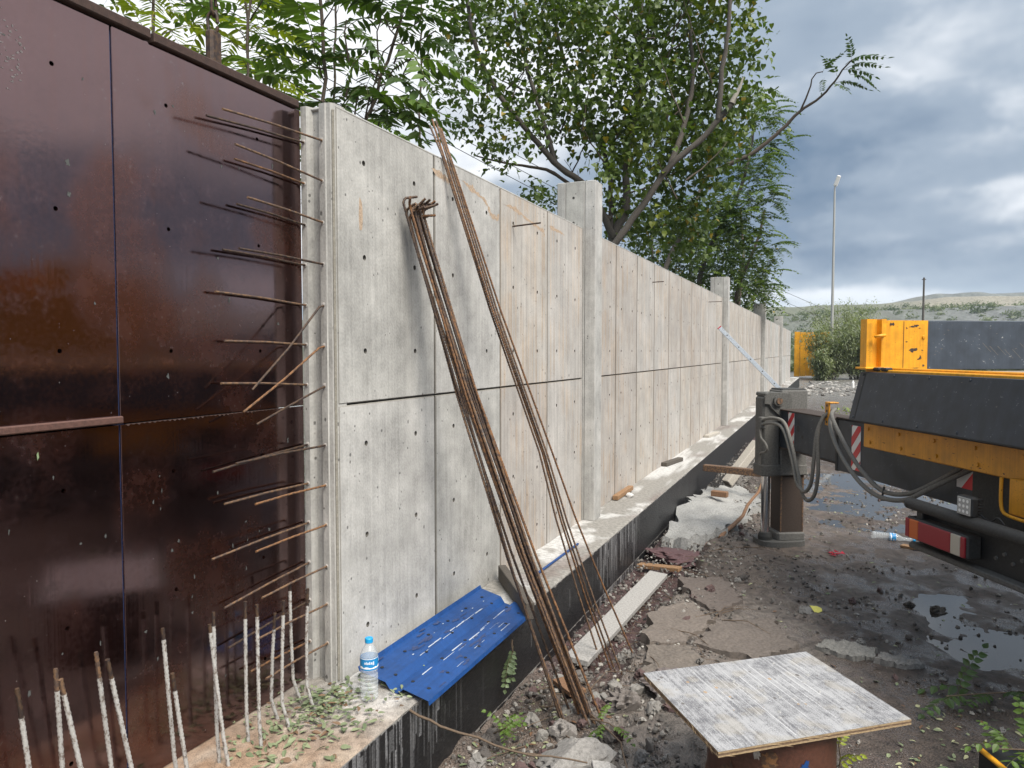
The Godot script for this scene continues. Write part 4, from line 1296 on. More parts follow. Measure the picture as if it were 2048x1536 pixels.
	for k in 190:
		var z := -2.2 - 7.0 * pow(rng.randf(), 1.3)
		var in_trench := rng.randf() < 0.6
		var x := rng.randf_range(-1.3, -0.55) if in_trench else rng.randf_range(-0.6, 1.3)
		if x > -0.75 and x < 0.35 and z > -3.2:
			x = rng.randf_range(-1.3, -0.75)
		var s := rng.randf_range(0.025, 0.075) * (1.25 if in_trench else 0.8)
		if k % 3 == 0:
			x = rng.randf_range(-1.32, -0.62)
			z = rng.randf_range(-3.6, -2.35)
			s = rng.randf_range(0.04, 0.12)
		var p := part(self, "rubble_stone", made[k % 3], tones[rng.randi_range(0, 3)])
		p.transform = Transform3D(Basis.from_euler(V(rng.randf(), rng.randf() * 6.0, rng.randf())) .scaled(V(s, s, s)), gp(x, z, s * 0.16))
		tag(p, "loose stone of the rubble strewn along the trench and over the mud", "stone", "rubble stones")
	var places := []
	var cols := []
	for k in 26000:
		var z := -1.8 - 12.0 * pow(rng.randf(), 1.5)
		var x := rng.randf_range(-1.38, 1.7) if rng.randf() < 0.7 else rng.randf_range(-1.38, -0.5)
		if hn.get_noise_2d(x * 2.3 + 7.0, z * 2.3) + 0.15 < rng.randf() * 0.5 and x > -0.6:
			continue
		var s := 0.005 + 0.027 * pow(rng.randf(), 3.2)
		places.append(Transform3D(Basis.from_euler(V(rng.randf() * 6, rng.randf() * 6, 0)).scaled(V(s, s, s)), V(x, maxf(ground_y(x, z), -0.030) + s * 0.2, z)))
		var t := pow(rng.randf(), 2.5)
		var c := Color(0.055, 0.047, 0.042).lerp(Color(0.32, 0.30, 0.27), t)
		cols.append(c)
	var gr := scatter(self, "gravel", chunk(V(1, 0.7, 0.9), 91, 0.3, Color(1, 1, 1)).done(), M.dry_leaf, places, cols)
	tag(gr, "small dark gravel and crumbs scattered over the muddy yard", "gravel")
	places = []
	cols = []
	for k in 1500:
		var z := rng.randf_range(-42.0, -29.0)
		var x := rng.randf_range(-1.0, 9.0)
		var s := 0.03 + 0.25 * pow(rng.randf(), 3.0)
		places.append(Transform3D(Basis.from_euler(V(rng.randf() * 6, rng.randf() * 6, 0)).scaled(V(s, s * 0.6, s)), V(x, s * 0.1, z)))
		cols.append(Color(0.10, 0.09, 0.08).lerp(Color(0.42, 0.40, 0.37), rng.randf()))
	gr = scatter(self, "far_rubble", chunk(V(1, 0.7, 0.9), 92, 0.3, Color(1, 1, 1)).done(), M.dry_leaf, places, cols)
	tag(gr, "strip of rubble far off in front of the bushes", "rubble")
	# red rag
	g = G.new()
	for k in 26:
		var a := rng.randf() * TAU
		var r := rng.randf() * 0.07
		var c := V(cos(a) * r * 1.3, rng.randf_range(0.005, 0.03), sin(a) * r)
		g.flat(c, c + V(rng.randf_range(-0.05, 0.05), rng.randf_range(-0.012, 0.012), rng.randf_range(-0.05, 0.05)), c + V(rng.randf_range(-0.05, 0.05), rng.randf_range(-0.012, 0.012), rng.randf_range(-0.05, 0.05)), Vector3.UP)
	solo("red_rag", g, M.cloth_red, "crumpled dark red rag on the mud before the outrigger's foot", "rag", gp(0.07, -6.40))
	# plywood on a drum
	o = thing("plywood_sheet", "cement-stained plywood sheet lying as a table top on a rusty drum", "plywood")
	var c0 := V(-0.633, 0.42, -2.692)
	var c1 := V(-0.070, 0.42, -3.156)
	var c3 := V(-0.293, 0.42, -2.244)
	var c2 := c1 + c3 - c0
	g = G.new()
	g.uvquad(c0, c1, c2, c3, Vector3.UP, Vector2(0.0, 0.0), Vector2(0.0, 1.0), Vector2(0.76, 1.0), Vector2(0.76, 0.0))
	part(o, "stained_face", g, M.ply_top)
	for l in 3:
		g = G.new()
		var y := 0.4195 - 0.006 * l
		var ch := func(a: Vector3, b: Vector3, seed_: float) -> void:
			var n := 60
			var out := (b - a).cross(Vector3.UP).normalized()
			for k in n:
				var p := a.lerp(b, float(k) / n)
				var q := a.lerp(b, (k + 1.0) / n)
				var e0 := 0.0035 * maxf(0.0, hn.get_noise_2d(k * 19.0, seed_ + l * 40.0)) * (1.0 if k > 0 else 0.0)
				var e1 := 0.0035 * maxf(0.0, hn.get_noise_2d((k + 1) * 19.0, seed_ + l * 40.0)) * (1.0 if k < n - 1 else 0.0)
				g.quad(V(p.x, y, p.z) - out * e0, V(q.x, y, q.z) - out * e1, V(q.x, y - 0.006, q.z) - out * e1, V(p.x, y - 0.006, p.z) - out * e0, out)
				g.quad(V(p.x, y, p.z), V(q.x, y, q.z), V(q.x, y, q.z) - out * 0.012, V(p.x, y, p.z) - out * 0.012, Vector3.UP)
		ch.call(c0, c3, 1.0); ch.call(c3, c2, 9.0); ch.call(c2, c1, 17.0); ch.call(c1, c0, 25.0)
		if l == 2:
			g.quad(V(c0.x, y - 0.006, c0.z), V(c1.x, y - 0.006, c1.z), V(c2.x, y - 0.006, c2.z), V(c3.x, y - 0.006, c3.z), Vector3.DOWN)
		part(o, "ply", g, M.ply_edge_dark if l == 1 else M.ply_edge)
	rng.seed = 66
	g = G.new()
	for k in 26:       # dried cement lumps and splinters
		var q := c0 + (c1 - c0) * rng.randf_range(0.05, 0.95) + (c3 - c0) * rng.randf_range(0.05, 0.95)
		var lump := chunk(V(rng.randf_range(0.006, 0.022), rng.randf_range(0.002, 0.006), rng.randf_range(0.006, 0.03)), 300 + k, 0.4, Color(0.42, 0.41, 0.40), 6)
		for e in range(0, lump.v.size(), 3):
			g.tri(lump.v[e] + q, lump.v[e + 1] + q, lump.v[e + 2] + q, lump.n[e], lump.n[e + 1], lump.n[e + 2])
	part(o, "cement_lumps", g, M.ply_edge_grey, "stuff")
	g = G.new()
	for k in 44:
		var along := rng.randf()
		var q := c0.lerp(c3, along) if k % 3 else c3.lerp(c2, along)
		var d := (c3 - c0).normalized() if k % 3 else (c2 - c3).normalized()
		var out := d.cross(Vector3.UP)
		q.y = 0.42 - rng.randf_range(0.003, 0.018)
		var l := rng.randf_range(0.006, 0.04)
		g.flat(q, q + d * l * 0.3, q + d * l + out * rng.randf_range(0.002, 0.008) - V(0, 0.003, 0), out)
	part(o, "splinters", g, M.ply_edge, "stuff")
	o = thing("steel_drum", "rusty brown steel drum with a blue paint patch standing under the plywood sheet", "drum", V(-0.17, 0, -2.66))
	g = G.new()
	g.lathe(Transform3D(), [Vector2(0.0, 0.0), Vector2(0.215, 0.0), Vector2(0.219, 0.01), Vector2(0.215, 0.02), Vector2(0.215, 0.13), Vector2(0.222, 0.145), Vector2(0.215, 0.16), Vector2(0.214, 0.36), Vector2(0.217, 0.385), Vector2(0.220, 0.393), Vector2(0.218, 0.401), Vector2(0.205, 0.401)], 48)
	part(o, "shell", g, tri_mat(Color(0.105, 0.042, 0.026), 0.42, M.mottled_tex, M.rough_normal, 3.0, 0.25, null, false))
	for b in [[1.52, 0.315, 0.42, 0.05, M.rust_orange], [1.70, 0.33, 0.16, 0.03, M.wood_pale], [0.98, 0.295, 0.22, 0.035, M.blue_sheet], [2.1, 0.22, 0.5, 0.06, M.rust], [1.2, 0.2, 0.3, 0.05, M.rust]]:
		g = G.new()
		var N := 26
		for k in N:
			var a0 := TAU * k / N
			var a1 := TAU * (k + 1) / N
			var r0 := 0.7 + 0.5 * hn.get_noise_2d(cos(a0) * 90.0, sin(a0) * 90.0 + b[0] * 50.0)
			var r1 := 0.7 + 0.5 * hn.get_noise_2d(cos(a1) * 90.0, sin(a1) * 90.0 + b[0] * 50.0)
			var w := func(a: float, r: float) -> Vector3:
				var t: float = b[0] + cos(a) * r * b[2] * 0.5
				return V(cos(t) * 0.2162, b[1] + sin(a) * r * b[3], sin(t) * 0.2162)
			g.flat(w.call(0.0, 0.0), w.call(a0, r0), w.call(a1, r1), V(cos(b[0]), 0, sin(b[0])))
		part(o, "paint_patch" if b[4] == M.blue_sheet else "rust_patch", g, b[4])
	# dark box at the lower right corner
	o = thing("dark_crate", "dark crate with a yellow top rim at the bottom right corner under a leafy branch", "crate", V(0.74, -0.12, -3.10), 25)
	g = G.new()
	g.box(at(0, 0.13, 0), V(0.30, 0.26, 0.30), 0.006)
	part(o, "box", g, M.black)
	g = G.new()
	g.box(at(-0.148, 0.264, 0), V(0.022, 0.014, 0.31), 0.004)
	part(o, "rim", g, M.yellow)
	# twigs
	stick("long_stick", "long thin stick lying from the footing's corner down over the rubble", [V(-1.44, 0.345, -2.235), V(-1.30, 0.26, -2.30), V(-1.06, 0.16, -2.42), V(-0.80, 0.12, -2.52)], 0.0055, 0.003, M.twig)
	stick("forked_stick", "brown stick leaning on the far edge of the pale concrete slab", [gp(-0.86, -6.5, 0.02), V(-0.72, 0.10, -7.1), V(-0.60, 0.34, -7.5)], 0.022, 0.012, M.wood_brown)
	stick("long_twig", "long bent twig arching left of the plywood sheet", [gp(-0.98, -3.05, 0.02), V(-0.75, 0.07, -2.80), V(-0.62, 0.05, -2.50), V(-0.55, 0.03, -2.3)], 0.004, 0.002, M.twig)
	stick("long_twig", "dry twig running right from the plywood sheet's corner", [V(0.20, 0.03, -2.95), V(0.45, 0.05, -2.78), V(0.78, 0.03, -2.72)], 0.004, 0.002, M.twig)
	rng.seed = 23
	for k in 64:
		var z := rng.randf_range(-6.4, -2.25)
		var x := rng.randf_range(-1.32, -0.5) if z < -3.1 else rng.randf_range(-1.3, -0.72)
		var a := rng.randf() * TAU
		var l := rng.randf_range(0.12, 0.5)
		var d := V(cos(a), 0, sin(a)) * l
		if x + d.x < -1.38:
			d.x = absf(d.x)
		var p0 := gp(x, z, 0.012)
		var p2 := gp(x + d.x, z + d.z, 0.012)
		stick("dry_twig", "thin dry twig among the rubble beside the footing", [p0, p0.lerp(p2, 0.5) + V(rng.randf_range(-0.04, 0.04), 0.03 * rng.randf() + 0.01, rng.randf_range(-0.04, 0.04)), p2], rng.randf_range(0.0018, 0.0042), 0.0012, M.twig, "twig", "dry twigs in the rubble")

# ------------------------------------------------------------------ the truck, in its own axes: x forward (away from its rear), y up, z across towards the camera

func stripes(parent: Node3D, x: float, z0: float, z1: float, y0: float, y1: float, count: int) -> void:
	var g := G.new()
	g.box(at(x - 0.001, (y0 + y1) / 2, (z0 + z1) / 2), V(0.003, y1 - y0, z1 - z0), 0.0005)
	var o := part(parent, "warning_plate", g, M.white_film)
	var w := z1 - z0
	var p := (y1 - y0 + w) / count
	for k in count + 1:
		var lo := y0 - w + k * p - p * 0.1
		var poly := PackedVector2Array([Vector2(z0, lo), Vector2(z1, lo + w * 1.15), Vector2(z1, lo + w * 1.15 + p * 0.5), Vector2(z0, lo + p * 0.5)])
		var clip := Geometry2D.intersect_polygons(poly, PackedVector2Array([Vector2(z0, y0), Vector2(z1, y0), Vector2(z1, y1), Vector2(z0, y1)]))
		for c in clip:
			g = G.new()
			g.prism(Transform3D(Basis(Vector3.BACK, Vector3.UP, Vector3.LEFT), V(x - 0.0032, 0, 0)), c, 0.0016)
			part(o, "red_stripe", g, M.red_film)

func bent(pts: Array, r: float) -> G:
	var cv := Curve3D.new()
	for k in pts.size():
		var t: Vector3 = (pts[mini(k + 1, pts.size() - 1)] - pts[maxi(k - 1, 0)]) / 6.0
		cv.add_point(pts[k], -t, t)
	cv.bake_interval = 0.012
	var ps := []
	var n := int(cv.get_baked_length() / 0.018)
	for k in n + 1:
		ps.append(cv.sample_baked(cv.get_baked_length() * k / n, true))
	var g := G.new()
	g.tube(ps, [r], 9)
	return g

func flake(parent: Node3D, mat_: Material, places: Array, normal: Vector3, across: Vector3) -> void:   # paint chipped off: ragged thin patches at [point, width, height]
	var up := normal.cross(across).normalized()
	var g := G.new()
	for p in places:
		var n := 13
		for k in n:
			var a0 := TAU * k / n
			var a1 := TAU * (k + 1) / n
			var f := func(a: float) -> Vector3:
				var r: float = 0.65 + 0.75 * hn.get_noise_2d(cos(a) * 160.0 + p[0].x * 700.0, sin(a) * 160.0 + p[0].y * 900.0)
				return p[0] + (across * cos(a) * p[1] + up * sin(a) * p[2]) * 0.5 * maxf(r, 0.15)
			g.flat(p[0], f.call(a0), f.call(a1), normal)
	part(parent, "chipped_paint", g, mat_, "stuff")

func build_truck() -> void:
	var t := thing("crane_truck", "rear of a yellow and dark grey crane truck with its outrigger leg extended", "truck", V(-0.34, 0, -6.6), 29.77)
	var g := G.new()
	# outrigger: leg, cylinder, beams
	var leg := Node3D.new()
	leg.name = "outrigger_leg"
	t.add_child(leg, true)
	g = G.new()
	g.box(at(0.025, 0.96, -0.015), V(0.232, 0.72, 0.232), 0.008)
	part(leg, "sleeve", g, M.dusty)
	g = G.new()
	g.box(at(0.025, 0.975, -0.015), V(0.21, 0.715, 0.21), 0.006)
	part(leg, "sleeve_mouth", g, M.grimy_dark)
	g = G.new()
	g.box(at(0.025, 0.645, -0.015), V(0.244, 0.09, 0.244), 0.008)
	part(leg, "sleeve_collar", g, M.dusty)
	g = G.new()
	g.box(at(0.025, 0.33, -0.015), V(0.195, 0.62, 0.195), 0.006)
	part(leg, "inner_leg", g, M.rust_wear)
	for e in [-1, 1]:
		g = G.new()
		g.box(at(0.025 + 0.0965 * e, 0.33, 0.083), V(0.014, 0.61, 0.006), 0.002)
		part(leg, "worn_edge", g, M.rust)
	g = G.new()
	g.box(at(-0.172, 0.94, 0.02), V(0.158, 0.66, 0.16), 0.018)
	part(leg, "cylinder_housing", g, M.grimy)
	g = G.new()
	g.box(at(-0.172, 0.645, 0.02), V(0.172, 0.10, 0.172), 0.01)
	part(leg, "housing_collar", g, M.grimy)
	g = G.new()
	g.tube([V(-0.185, 0.06, 0.03), V(-0.185, 0.62, 0.03)], [0.036], 20)
	part(leg, "piston_rod", g, M.chrome)
	g = G.new()
	g.lathe(at(-0.185, 0.055, 0.03), [Vector2(0.055, -0.03), Vector2(0.058, 0.02), Vector2(0.048, 0.05), Vector2(0.036, 0.055)], 16)
	part(leg, "rod_foot", g, M.grimy_dark)
	g = G.new()
	var pad := PackedVector2Array()
	for k in 24:
		var a := TAU * k / 24.0
		pad.append(Vector2(-0.045 + 0.20 * signf(cos(a)) * pow(absf(cos(a)), 0.6), 0.0 + 0.155 * signf(sin(a)) * pow(absf(sin(a)), 0.6)))
	g.prism(Transform3D(Basis(Vector3.RIGHT, Vector3.BACK, Vector3.UP), V(0, 0.022, 0)), pad, 0.045)
	part(leg, "foot_pad", g, M.grimy)
	g = G.new()
	g.box(at(0.02, 0.075, -0.01), V(0.24, 0.075, 0.22), 0.012)
	part(leg, "foot_socket", g, M.dusty)
	g = G.new()
	g.prism(Transform3D(Basis(Vector3.RIGHT, Vector3.UP, Vector3.BACK), V(0, 0, 0.112)), PackedVector2Array([Vector2(-0.245, 1.268), Vector2(-0.205, 1.305), Vector2(-0.03, 1.295), Vector2(-0.008, 1.25), Vector2(-0.012, 1.075), Vector2(-0.05, 1.055), Vector2(-0.185, 1.17), Vector2(-0.205, 1.205), Vector2(-0.245, 1.21)]), 0.022)
	part(leg, "pin_bracket", g, M.grimy)
	g = G.new()
	g.box(at(-0.135, 1.285, 0.02), V(0.21, 0.035, 0.19), 0.01)
	part(leg, "bracket_top", g, M.grimy)
	g = G.new()
	g.tube([V(-0.135, 1.235, 0.05), V(-0.135, 1.235, 0.152)], [0.043], 22)
	part(leg, "pin_boss", g, M.grimy)
	g = G.new()
	g.tube([V(-0.135, 1.235, 0.15), V(-0.135, 1.235, 0.162)], [0.026], 18)
	part(leg, "pin", g, M.rust)
	g = G.new()
	g.box(at(-0.258, 1.05, 0.10), V(0.05, 0.10, 0.05), 0.006)
	part(leg, "valve_block", g, M.grimy)
	var beam := Node3D.new()
	beam.name = "outrigger_beam"
	t.add_child(beam, true)
	g = G.new()
	g.box(at(0.0, 1.0, 0.60), V(0.20, 0.315, 1.0), 0.006)
	part(beam, "inner_beam", g, M.slate)
	for y in [1.160, 0.842]:
		g = G.new()
		g.box(at(0.0, y, 0.60), V(0.225, 0.012, 0.985), 0.003)
		part(beam, "worn_flange", g, M.rust_wear)
	g = G.new()
	g.box(at(0.0, 0.985, 1.68), V(0.25, 0.37, 1.36), 0.006)
	part(beam, "outer_beam", g, M.slate)
	g = G.new()
	g.box(at(0.0, 1.176, 1.66), V(0.27, 0.012, 1.3), 0.003)
	part(beam, "worn_flange", g, M.rust_wear)
	g = G.new()
	g.box(at(0.0, 0.985, 1.012), V(0.262, 0.382, 0.03), 0.005)
	part(beam, "end_collar", g, M.grimy_dark)
	for h in [[0.405, 1.03, 0.024], [0.475, 0.97, 0.014]]:
		g = G.new()
		g.lathe(Transform3D(Basis(Vector3.UP, Vector3.LEFT, Vector3.BACK), V(-0.1, h[1], h[0])), [Vector2(h[2], -0.001), Vector2(h[2], 0.0015), Vector2(0, 0.0015)], 14)
		part(beam, "bolt_hole", g, M.dark_gap)
	stripes(beam, -0.1005, 0.245, 0.345, 0.865, 1.148, 3)
	stripes(beam, -0.1255, 1.20, 1.305, 0.835, 1.14, 3)
	g = G.new()
	g.box(at(0.0, 0.98, 3.0), V(0.32, 0.42, 1.27), 0.008)
	part(beam, "beam_housing", g, M.grimy_dark)
	stripes(beam, -0.1255, 2.215, 2.335, 0.905, 1.16, 2)
	# hoses over their yellow guide
	for h in [[[V(-0.27, 1.07, 0.10), V(-0.23, 1.10, 0.22), V(-0.2, 1.08, 0.36), V(-0.2, 0.95, 0.48), V(-0.2, 0.70, 0.61), V(-0.2, 0.56, 0.68), V(-0.2, 0.53, 0.77), V(-0.2, 0.60, 0.86), V(-0.2, 0.78, 0.90), V(-0.2, 1.0, 0.88), V(-0.17, 1.15, 0.885), V(-0.12, 1.225, 0.95)], 0.0138],
		[[V(-0.27, 1.035, 0.10), V(-0.23, 1.06, 0.24), V(-0.21, 1.02, 0.38), V(-0.21, 0.82, 0.52), V(-0.21, 0.65, 0.60), V(-0.21, 0.595, 0.68), V(-0.22, 0.60, 0.77), V(-0.22, 0.68, 0.84), V(-0.22, 0.85, 0.87), V(-0.20, 1.05, 0.87), V(-0.16, 1.19, 0.90)], 0.0138],
		[[V(-0.12, 1.23, 0.97), V(-0.22, 1.20, 1.10), V(-0.25, 1.10, 1.24), V(-0.26, 0.96, 1.42), V(-0.27, 0.86, 1.60), V(-0.28, 0.80, 1.80), V(-0.26, 0.825, 2.0), V(-0.20, 0.93, 2.17), V(-0.10, 1.10, 2.36)], 0.0138],
		[[V(-0.14, 1.19, 0.96), V(-0.23, 1.13, 1.10), V(-0.27, 1.02, 1.24), V(-0.29, 0.90, 1.42), V(-0.30, 0.81, 1.60), V(-0.30, 0.765, 1.80), V(-0.28, 0.79, 2.0), V(-0.22, 0.90, 2.17), V(-0.10, 1.06, 2.38)], 0.0138],
		[[V(-0.275, 1.0, 0.10), V(-0.28, 0.93, 0.13), V(-0.285, 0.895, 0.22), V(-0.285, 0.85, 0.26), V(-0.28, 0.815, 0.20), V(-0.275, 0.79, 0.11), V(-0.27, 0.70, 0.09)], 0.009]]:
		part(t, "hydraulic_hose", bent(h[0], h[1]), M.hose)
	g = G.new()
	g.tube([V(-0.30, 0.745, 1.81), V(-0.285, 0.83, 1.81)], [0.006], 6)
	part(t, "cable_tie", g, M.black)
	var guide := Node3D.new()
	guide.name = "hose_guide"
	t.add_child(guide, true)
	g = G.new()
	g.box(at(-0.145, 1.195, 0.915), V(0.012, 0.17, 0.055), 0.003)
	g.box(at(-0.115, 1.275, 0.92), V(0.07, 0.010, 0.07), 0.003)
	part(guide, "bent_plate", g, M.yellow_dull)
	for k in 4:
		g = G.new()
		g.lathe(Transform3D(Basis(Vector3.UP, Vector3.LEFT, Vector3.BACK), V(-0.151, 1.135 + 0.04 * k, 0.915)), [Vector2(0.010, -0.001), Vector2(0.010, 0.0012), Vector2(0, 0.0012)], 10)
		part(guide, "hole", g, M.dark_gap)
	# bed
	g = G.new()
	g.box(at(2.9, 1.505, 2.88), V(6.26, 0.04, 2.50), 0.004)
	part(t, "deck", g, M.deck_wood)
	g = G.new()
	g.box(at(-0.235, 1.125, 2.90), V(0.13, 0.155, 2.58), 0.006)
	part(t, "rear_crossbeam", g, M.yellow_dull)
	g = G.new()
	g.box(at(-0.20, 1.35, 2.90), V(0.06, 0.30, 2.56), 0.004)
	part(t, "rear_apron", g, M.yellow_dull)
	for r in [[-0.285, 1.522, 0.030], [-0.235, 1.538, 0.022]]:
		g = G.new()
		g.box(at(r[0], r[1], 2.90), V(0.045, r[2], 2.55), 0.005)
		part(t, "yellow_rail", g, M.yellow)
	for k in 9:
		g = G.new()
		g.lathe(Transform3D(Basis(Vector3.UP, Vector3.LEFT, Vector3.BACK), V(-0.30, 1.165 - 0.08 * (k % 2), 1.66 + 0.30 * (k / 2) + 0.02 * (k % 2))), [Vector2(0.012, -0.001), Vector2(0.010, 0.007), Vector2(0, 0.007)], 6)
		part(t, "beam_bolt", g, M.yellow_dull)
	var chips := []
	rng.seed = 33
	for k in 14:
		chips.append([V(-0.3006, 1.05 + 0.15 * pow(rng.randf(), 3.0), rng.randf_range(1.62, 3.0)), rng.randf_range(0.006, 0.035), rng.randf_range(0.004, 0.012)])
	flake(t, M.rust_wear, chips, Vector3.LEFT, Vector3.BACK)
	# lowered tail flap
	var flap := Node3D.new()
	flap.name = "tail_flap"
	t.add_child(flap, true)
	var top := V(-0.318, 1.518, 2.90)
	var low := V(-0.392, 1.218, 2.90)
	var dir := (low - top).normalized()
	var bas := Basis(dir.cross(Vector3.BACK), -dir, Vector3.BACK)
	g = G.new()
	g.box(Transform3D(bas, (top + low) / 2), V(0.042, top.distance_to(low), 2.55), 0.004)
	part(flap, "flap_panel", g, M.slate)
	g = G.new()
	g.box(Transform3D(bas, (top + low) / 2 + V(0.024, 0, -1.268)), V(0.05, top.distance_to(low) - 0.01, 0.02), 0.003)
	part(flap, "flap_end", g, M.grimy_dark)
	g = G.new()
	g.box(Transform3D(bas, low + V(0.004, 0.0, 0)), V(0.046, 0.012, 2.545), 0.003)
	part(flap, "flap_lip", g, M.black)
	var places := []
	rng.seed = 12
	var nrm := -bas.x if bas.x.x > 0 else bas.x
	for k in 22:
		places.append([top.lerp(low, 0.03 + 0.9 * pow(rng.randf(), 2.5)) + nrm * 0.0222 + V(0, 0, rng.randf_range(-1.2, 0.6)), rng.randf_range(0.006, 0.03), rng.randf_range(0.004, 0.014)])
	flake(flap, M.dusty, places, nrm, Vector3.BACK)
	for k in 8:
		g = G.new()
		g.lathe(Transform3D(Basis(-bas.z, nrm, bas.y), top.lerp(low, 0.06 if k % 2 == 0 else 0.93) + nrm * 0.021 + V(0, 0, -1.235 + 0.30 * (k / 2))), [Vector2(0.009, -0.001), Vector2(0.008, 0.004), Vector2(0, 0.005)], 8)
		part(flap, "rivet", g, M.slate)
	g = G.new()
	g.box(Transform3D(bas, (top + low) / 2 + nrm * 0.0205 + V(0, 0, -1.215)), V(0.004, top.distance_to(low) - 0.02, 0.012), 0.001)
	part(flap, "weld_seam", g, M.black)
	for z in [1.755, 1.83]:
		g = G.new()
		g.box(at(-0.30, 1.54, z), V(0.05, 0.022, 0.05), 0.006)
		part(flap, "hinge", g, M.black)
	g = G.new()
	g.lathe(Transform3D(Basis(Vector3.RIGHT, Vector3.FORWARD, Vector3.UP), V(-0.355, 1.33, 1.618)), [Vector2(0.022, 0), Vector2(0.022, 0.014), Vector2(0.012, 0.018), Vector2(0.0, 0.018)], 14)
	part(flap, "latch_pin", g, M.galvanised)
	g = G.new()
	g.tube([V(-0.30, 1.30, 1.60), V(-0.05, 1.215, 1.30)], [0.008], 7)
	part(t, "stay_rod", g, M.dusty)
	# corner post, yellow side panel and dark side board at the far side
	var post := Node3D.new()
	post.name = "corner_post"
	t.add_child(post, true)
	g = G.new()
	g.prism(Transform3D(Basis(Vector3.RIGHT, Vector3.BACK, Vector3.UP), V(0, 1.69, 0)), PackedVector2Array([Vector2(-0.352, 1.64), Vector2(-0.352, 1.705), Vector2(-0.318, 1.712), Vector2(-0.312, 1.684), Vector2(-0.272, 1.684), Vector2(-0.262, 1.716), Vector2(-0.232, 1.716), Vector2(-0.232, 1.64)]), 0.31)
	part(post, "channel", g, M.yellow)
	g = G.new()
	g.box(at(-0.295, 1.545, 1.68), V(0.16, 0.014, 0.11), 0.003)
	part(post, "base_plate", g, M.yellow)
	g = G.new()
	g.tube([V(-0.25, 1.745, 1.712), V(-0.27, 1.745, 1.76), V(-0.31, 1.742, 1.765), V(-0.325, 1.738, 1.745), V(-0.315, 1.734, 1.735), V(-0.275, 1.735, 1.742)], [0.0095, 0.0095, 0.008, 0.007, 0.006, 0.006], 9)
	part(post, "rope_hook", g, M.yellow)
	var side := Node3D.new()
	side.name = "side_panel"
	t.add_child(side, true)
	g = G.new()
	var bent_p := PackedVector2Array([Vector2(-0.230, 1.66), Vector2(-0.230, 1.704), Vector2(-0.118, 1.712), Vector2(-0.112, 1.7085), Vector2(0.046, 1.708), Vector2(0.046, 1.66)])
	g.prism(Transform3D(Basis(Vector3.RIGHT, Vector3.BACK, Vector3.UP), V(0, 1.687, 0)), bent_p, 0.302)
	part(side, "yellow_plate", g, M.yellow)
	places = []
	for p in [[-0.055, 1.655, 0.075, 0.028], [-0.035, 1.662, 0.05, 0.02], [-0.06, 1.80, 0.05, 0.012], [-0.035, 1.805, 0.045, 0.022], [-0.01, 1.79, 0.03, 0.01], [0.0, 1.61, 0.026, 0.03], [-0.095, 1.79, 0.016, 0.022], [-0.095, 1.706, 0.02, 0.012], [-0.19, 1.815, 0.04, 0.03], [0.01, 1.655, 0.02, 0.012], [-0.01, 1.60, 0.03, 0.012], [0.02, 1.56, 0.02, 0.02], [-0.03, 1.545, 0.06, 0.008]]:
		places.append([V(p[0], p[1], 1.7092), p[2], p[3]])
	flake(side, M.rust_wear, places, Vector3.BACK, Vector3.RIGHT)
	g = G.new()
	g.box(at(-0.116, 1.687, 1.712), V(0.0035, 0.29, 0.004), 0.001)
	part(side, "weld_seam", g, M.rust_wear)
	g = G.new()
	g.lathe(Transform3D(Basis(Vector3.RIGHT, Vector3.BACK, Vector3.DOWN), V(0.018, 1.735, 1.708)), [Vector2(0.012, 0), Vector2(0.010, 0.008), Vector2(0, 0.009)], 8)
	part(side, "bolt", g, M.yellow)
	g = G.new()
	g.box(at(2.50, 1.686, 1.672), V(4.9, 0.306, 0.05), 0.005)
	part(side, "side_board", g, M.slate_light)
	places = []
	for k in 26:
		places.append([V(rng.randf_range(0.08, 1.3), 1.55 + 0.27 * rng.randf(), 1.6976), rng.randf_range(0.004, 0.022), rng.randf_range(0.003, 0.01)])
	flake(side, M.dusty, places, Vector3.BACK, Vector3.RIGHT)
	g = G.new()
	for k in 7:
		var p := V(0.42 + 0.09 * (k % 4) + 0.012 * k, 1.70 - 0.02 * (k % 3), 1.6978)
		g.quad(p, p + V(0.003, 0.002, 0), p + V(0.062, -0.055, 0), p + V(0.060, -0.057, 0), Vector3.BACK)
	part(side, "scratches", g, M.dusty, "stuff")
	# tail lamp, bumper tube and bar
	var lamp := Node3D.new()
	lamp.name = "tail_lamp"
	t.add_child(lamp, true)
	g = G.new()
	g.box(at(-0.462, 0.722, 2.553), V(0.075, 0.112, 0.446), 0.008)
	part(lamp, "lamp_housing", g, M.grimy_dark)
	for s in [[2.335, 2.366, M.red_lens], [2.367, 2.436, M.orange_lens], [2.437, 2.672, M.red_lens], [2.673, 2.738, M.clear_lens], [2.739, 2.768, M.red_lens]]:
		g = G.new()
		g.box(at(-0.503, 0.722, (s[0] + s[1]) / 2), V(0.012, 0.098, s[1] - s[0]), 0.003)
		part(lamp, "lens", g, s[2])
	g = G.new()
	g.tube([V(-0.47, 0.842, 2.31), V(-0.47, 0.842, 4.1)], [0.031], 14)
	part(t, "bumper_tube", g, M.grimy_dark)
	for z in [2.40, 3.2]:
		g = G.new()
		g.box(at(-0.45, 0.79, z), V(0.05, 0.10, 0.05), 0.004)
		part(t, "tube_bracket", g, M.black)
	g = G.new()
	g.box(at(-0.405, 0.715, 3.25), V(0.03, 0.17, 1.85), 0.004)
	part(t, "bumper_bar", g, M.black)
	g = G.new()
	g.box(at(-0.42, 0.618, 3.22), V(0.10, 0.028, 1.82), 0.006)
	part(t, "bumper_lip", g, M.grimy)
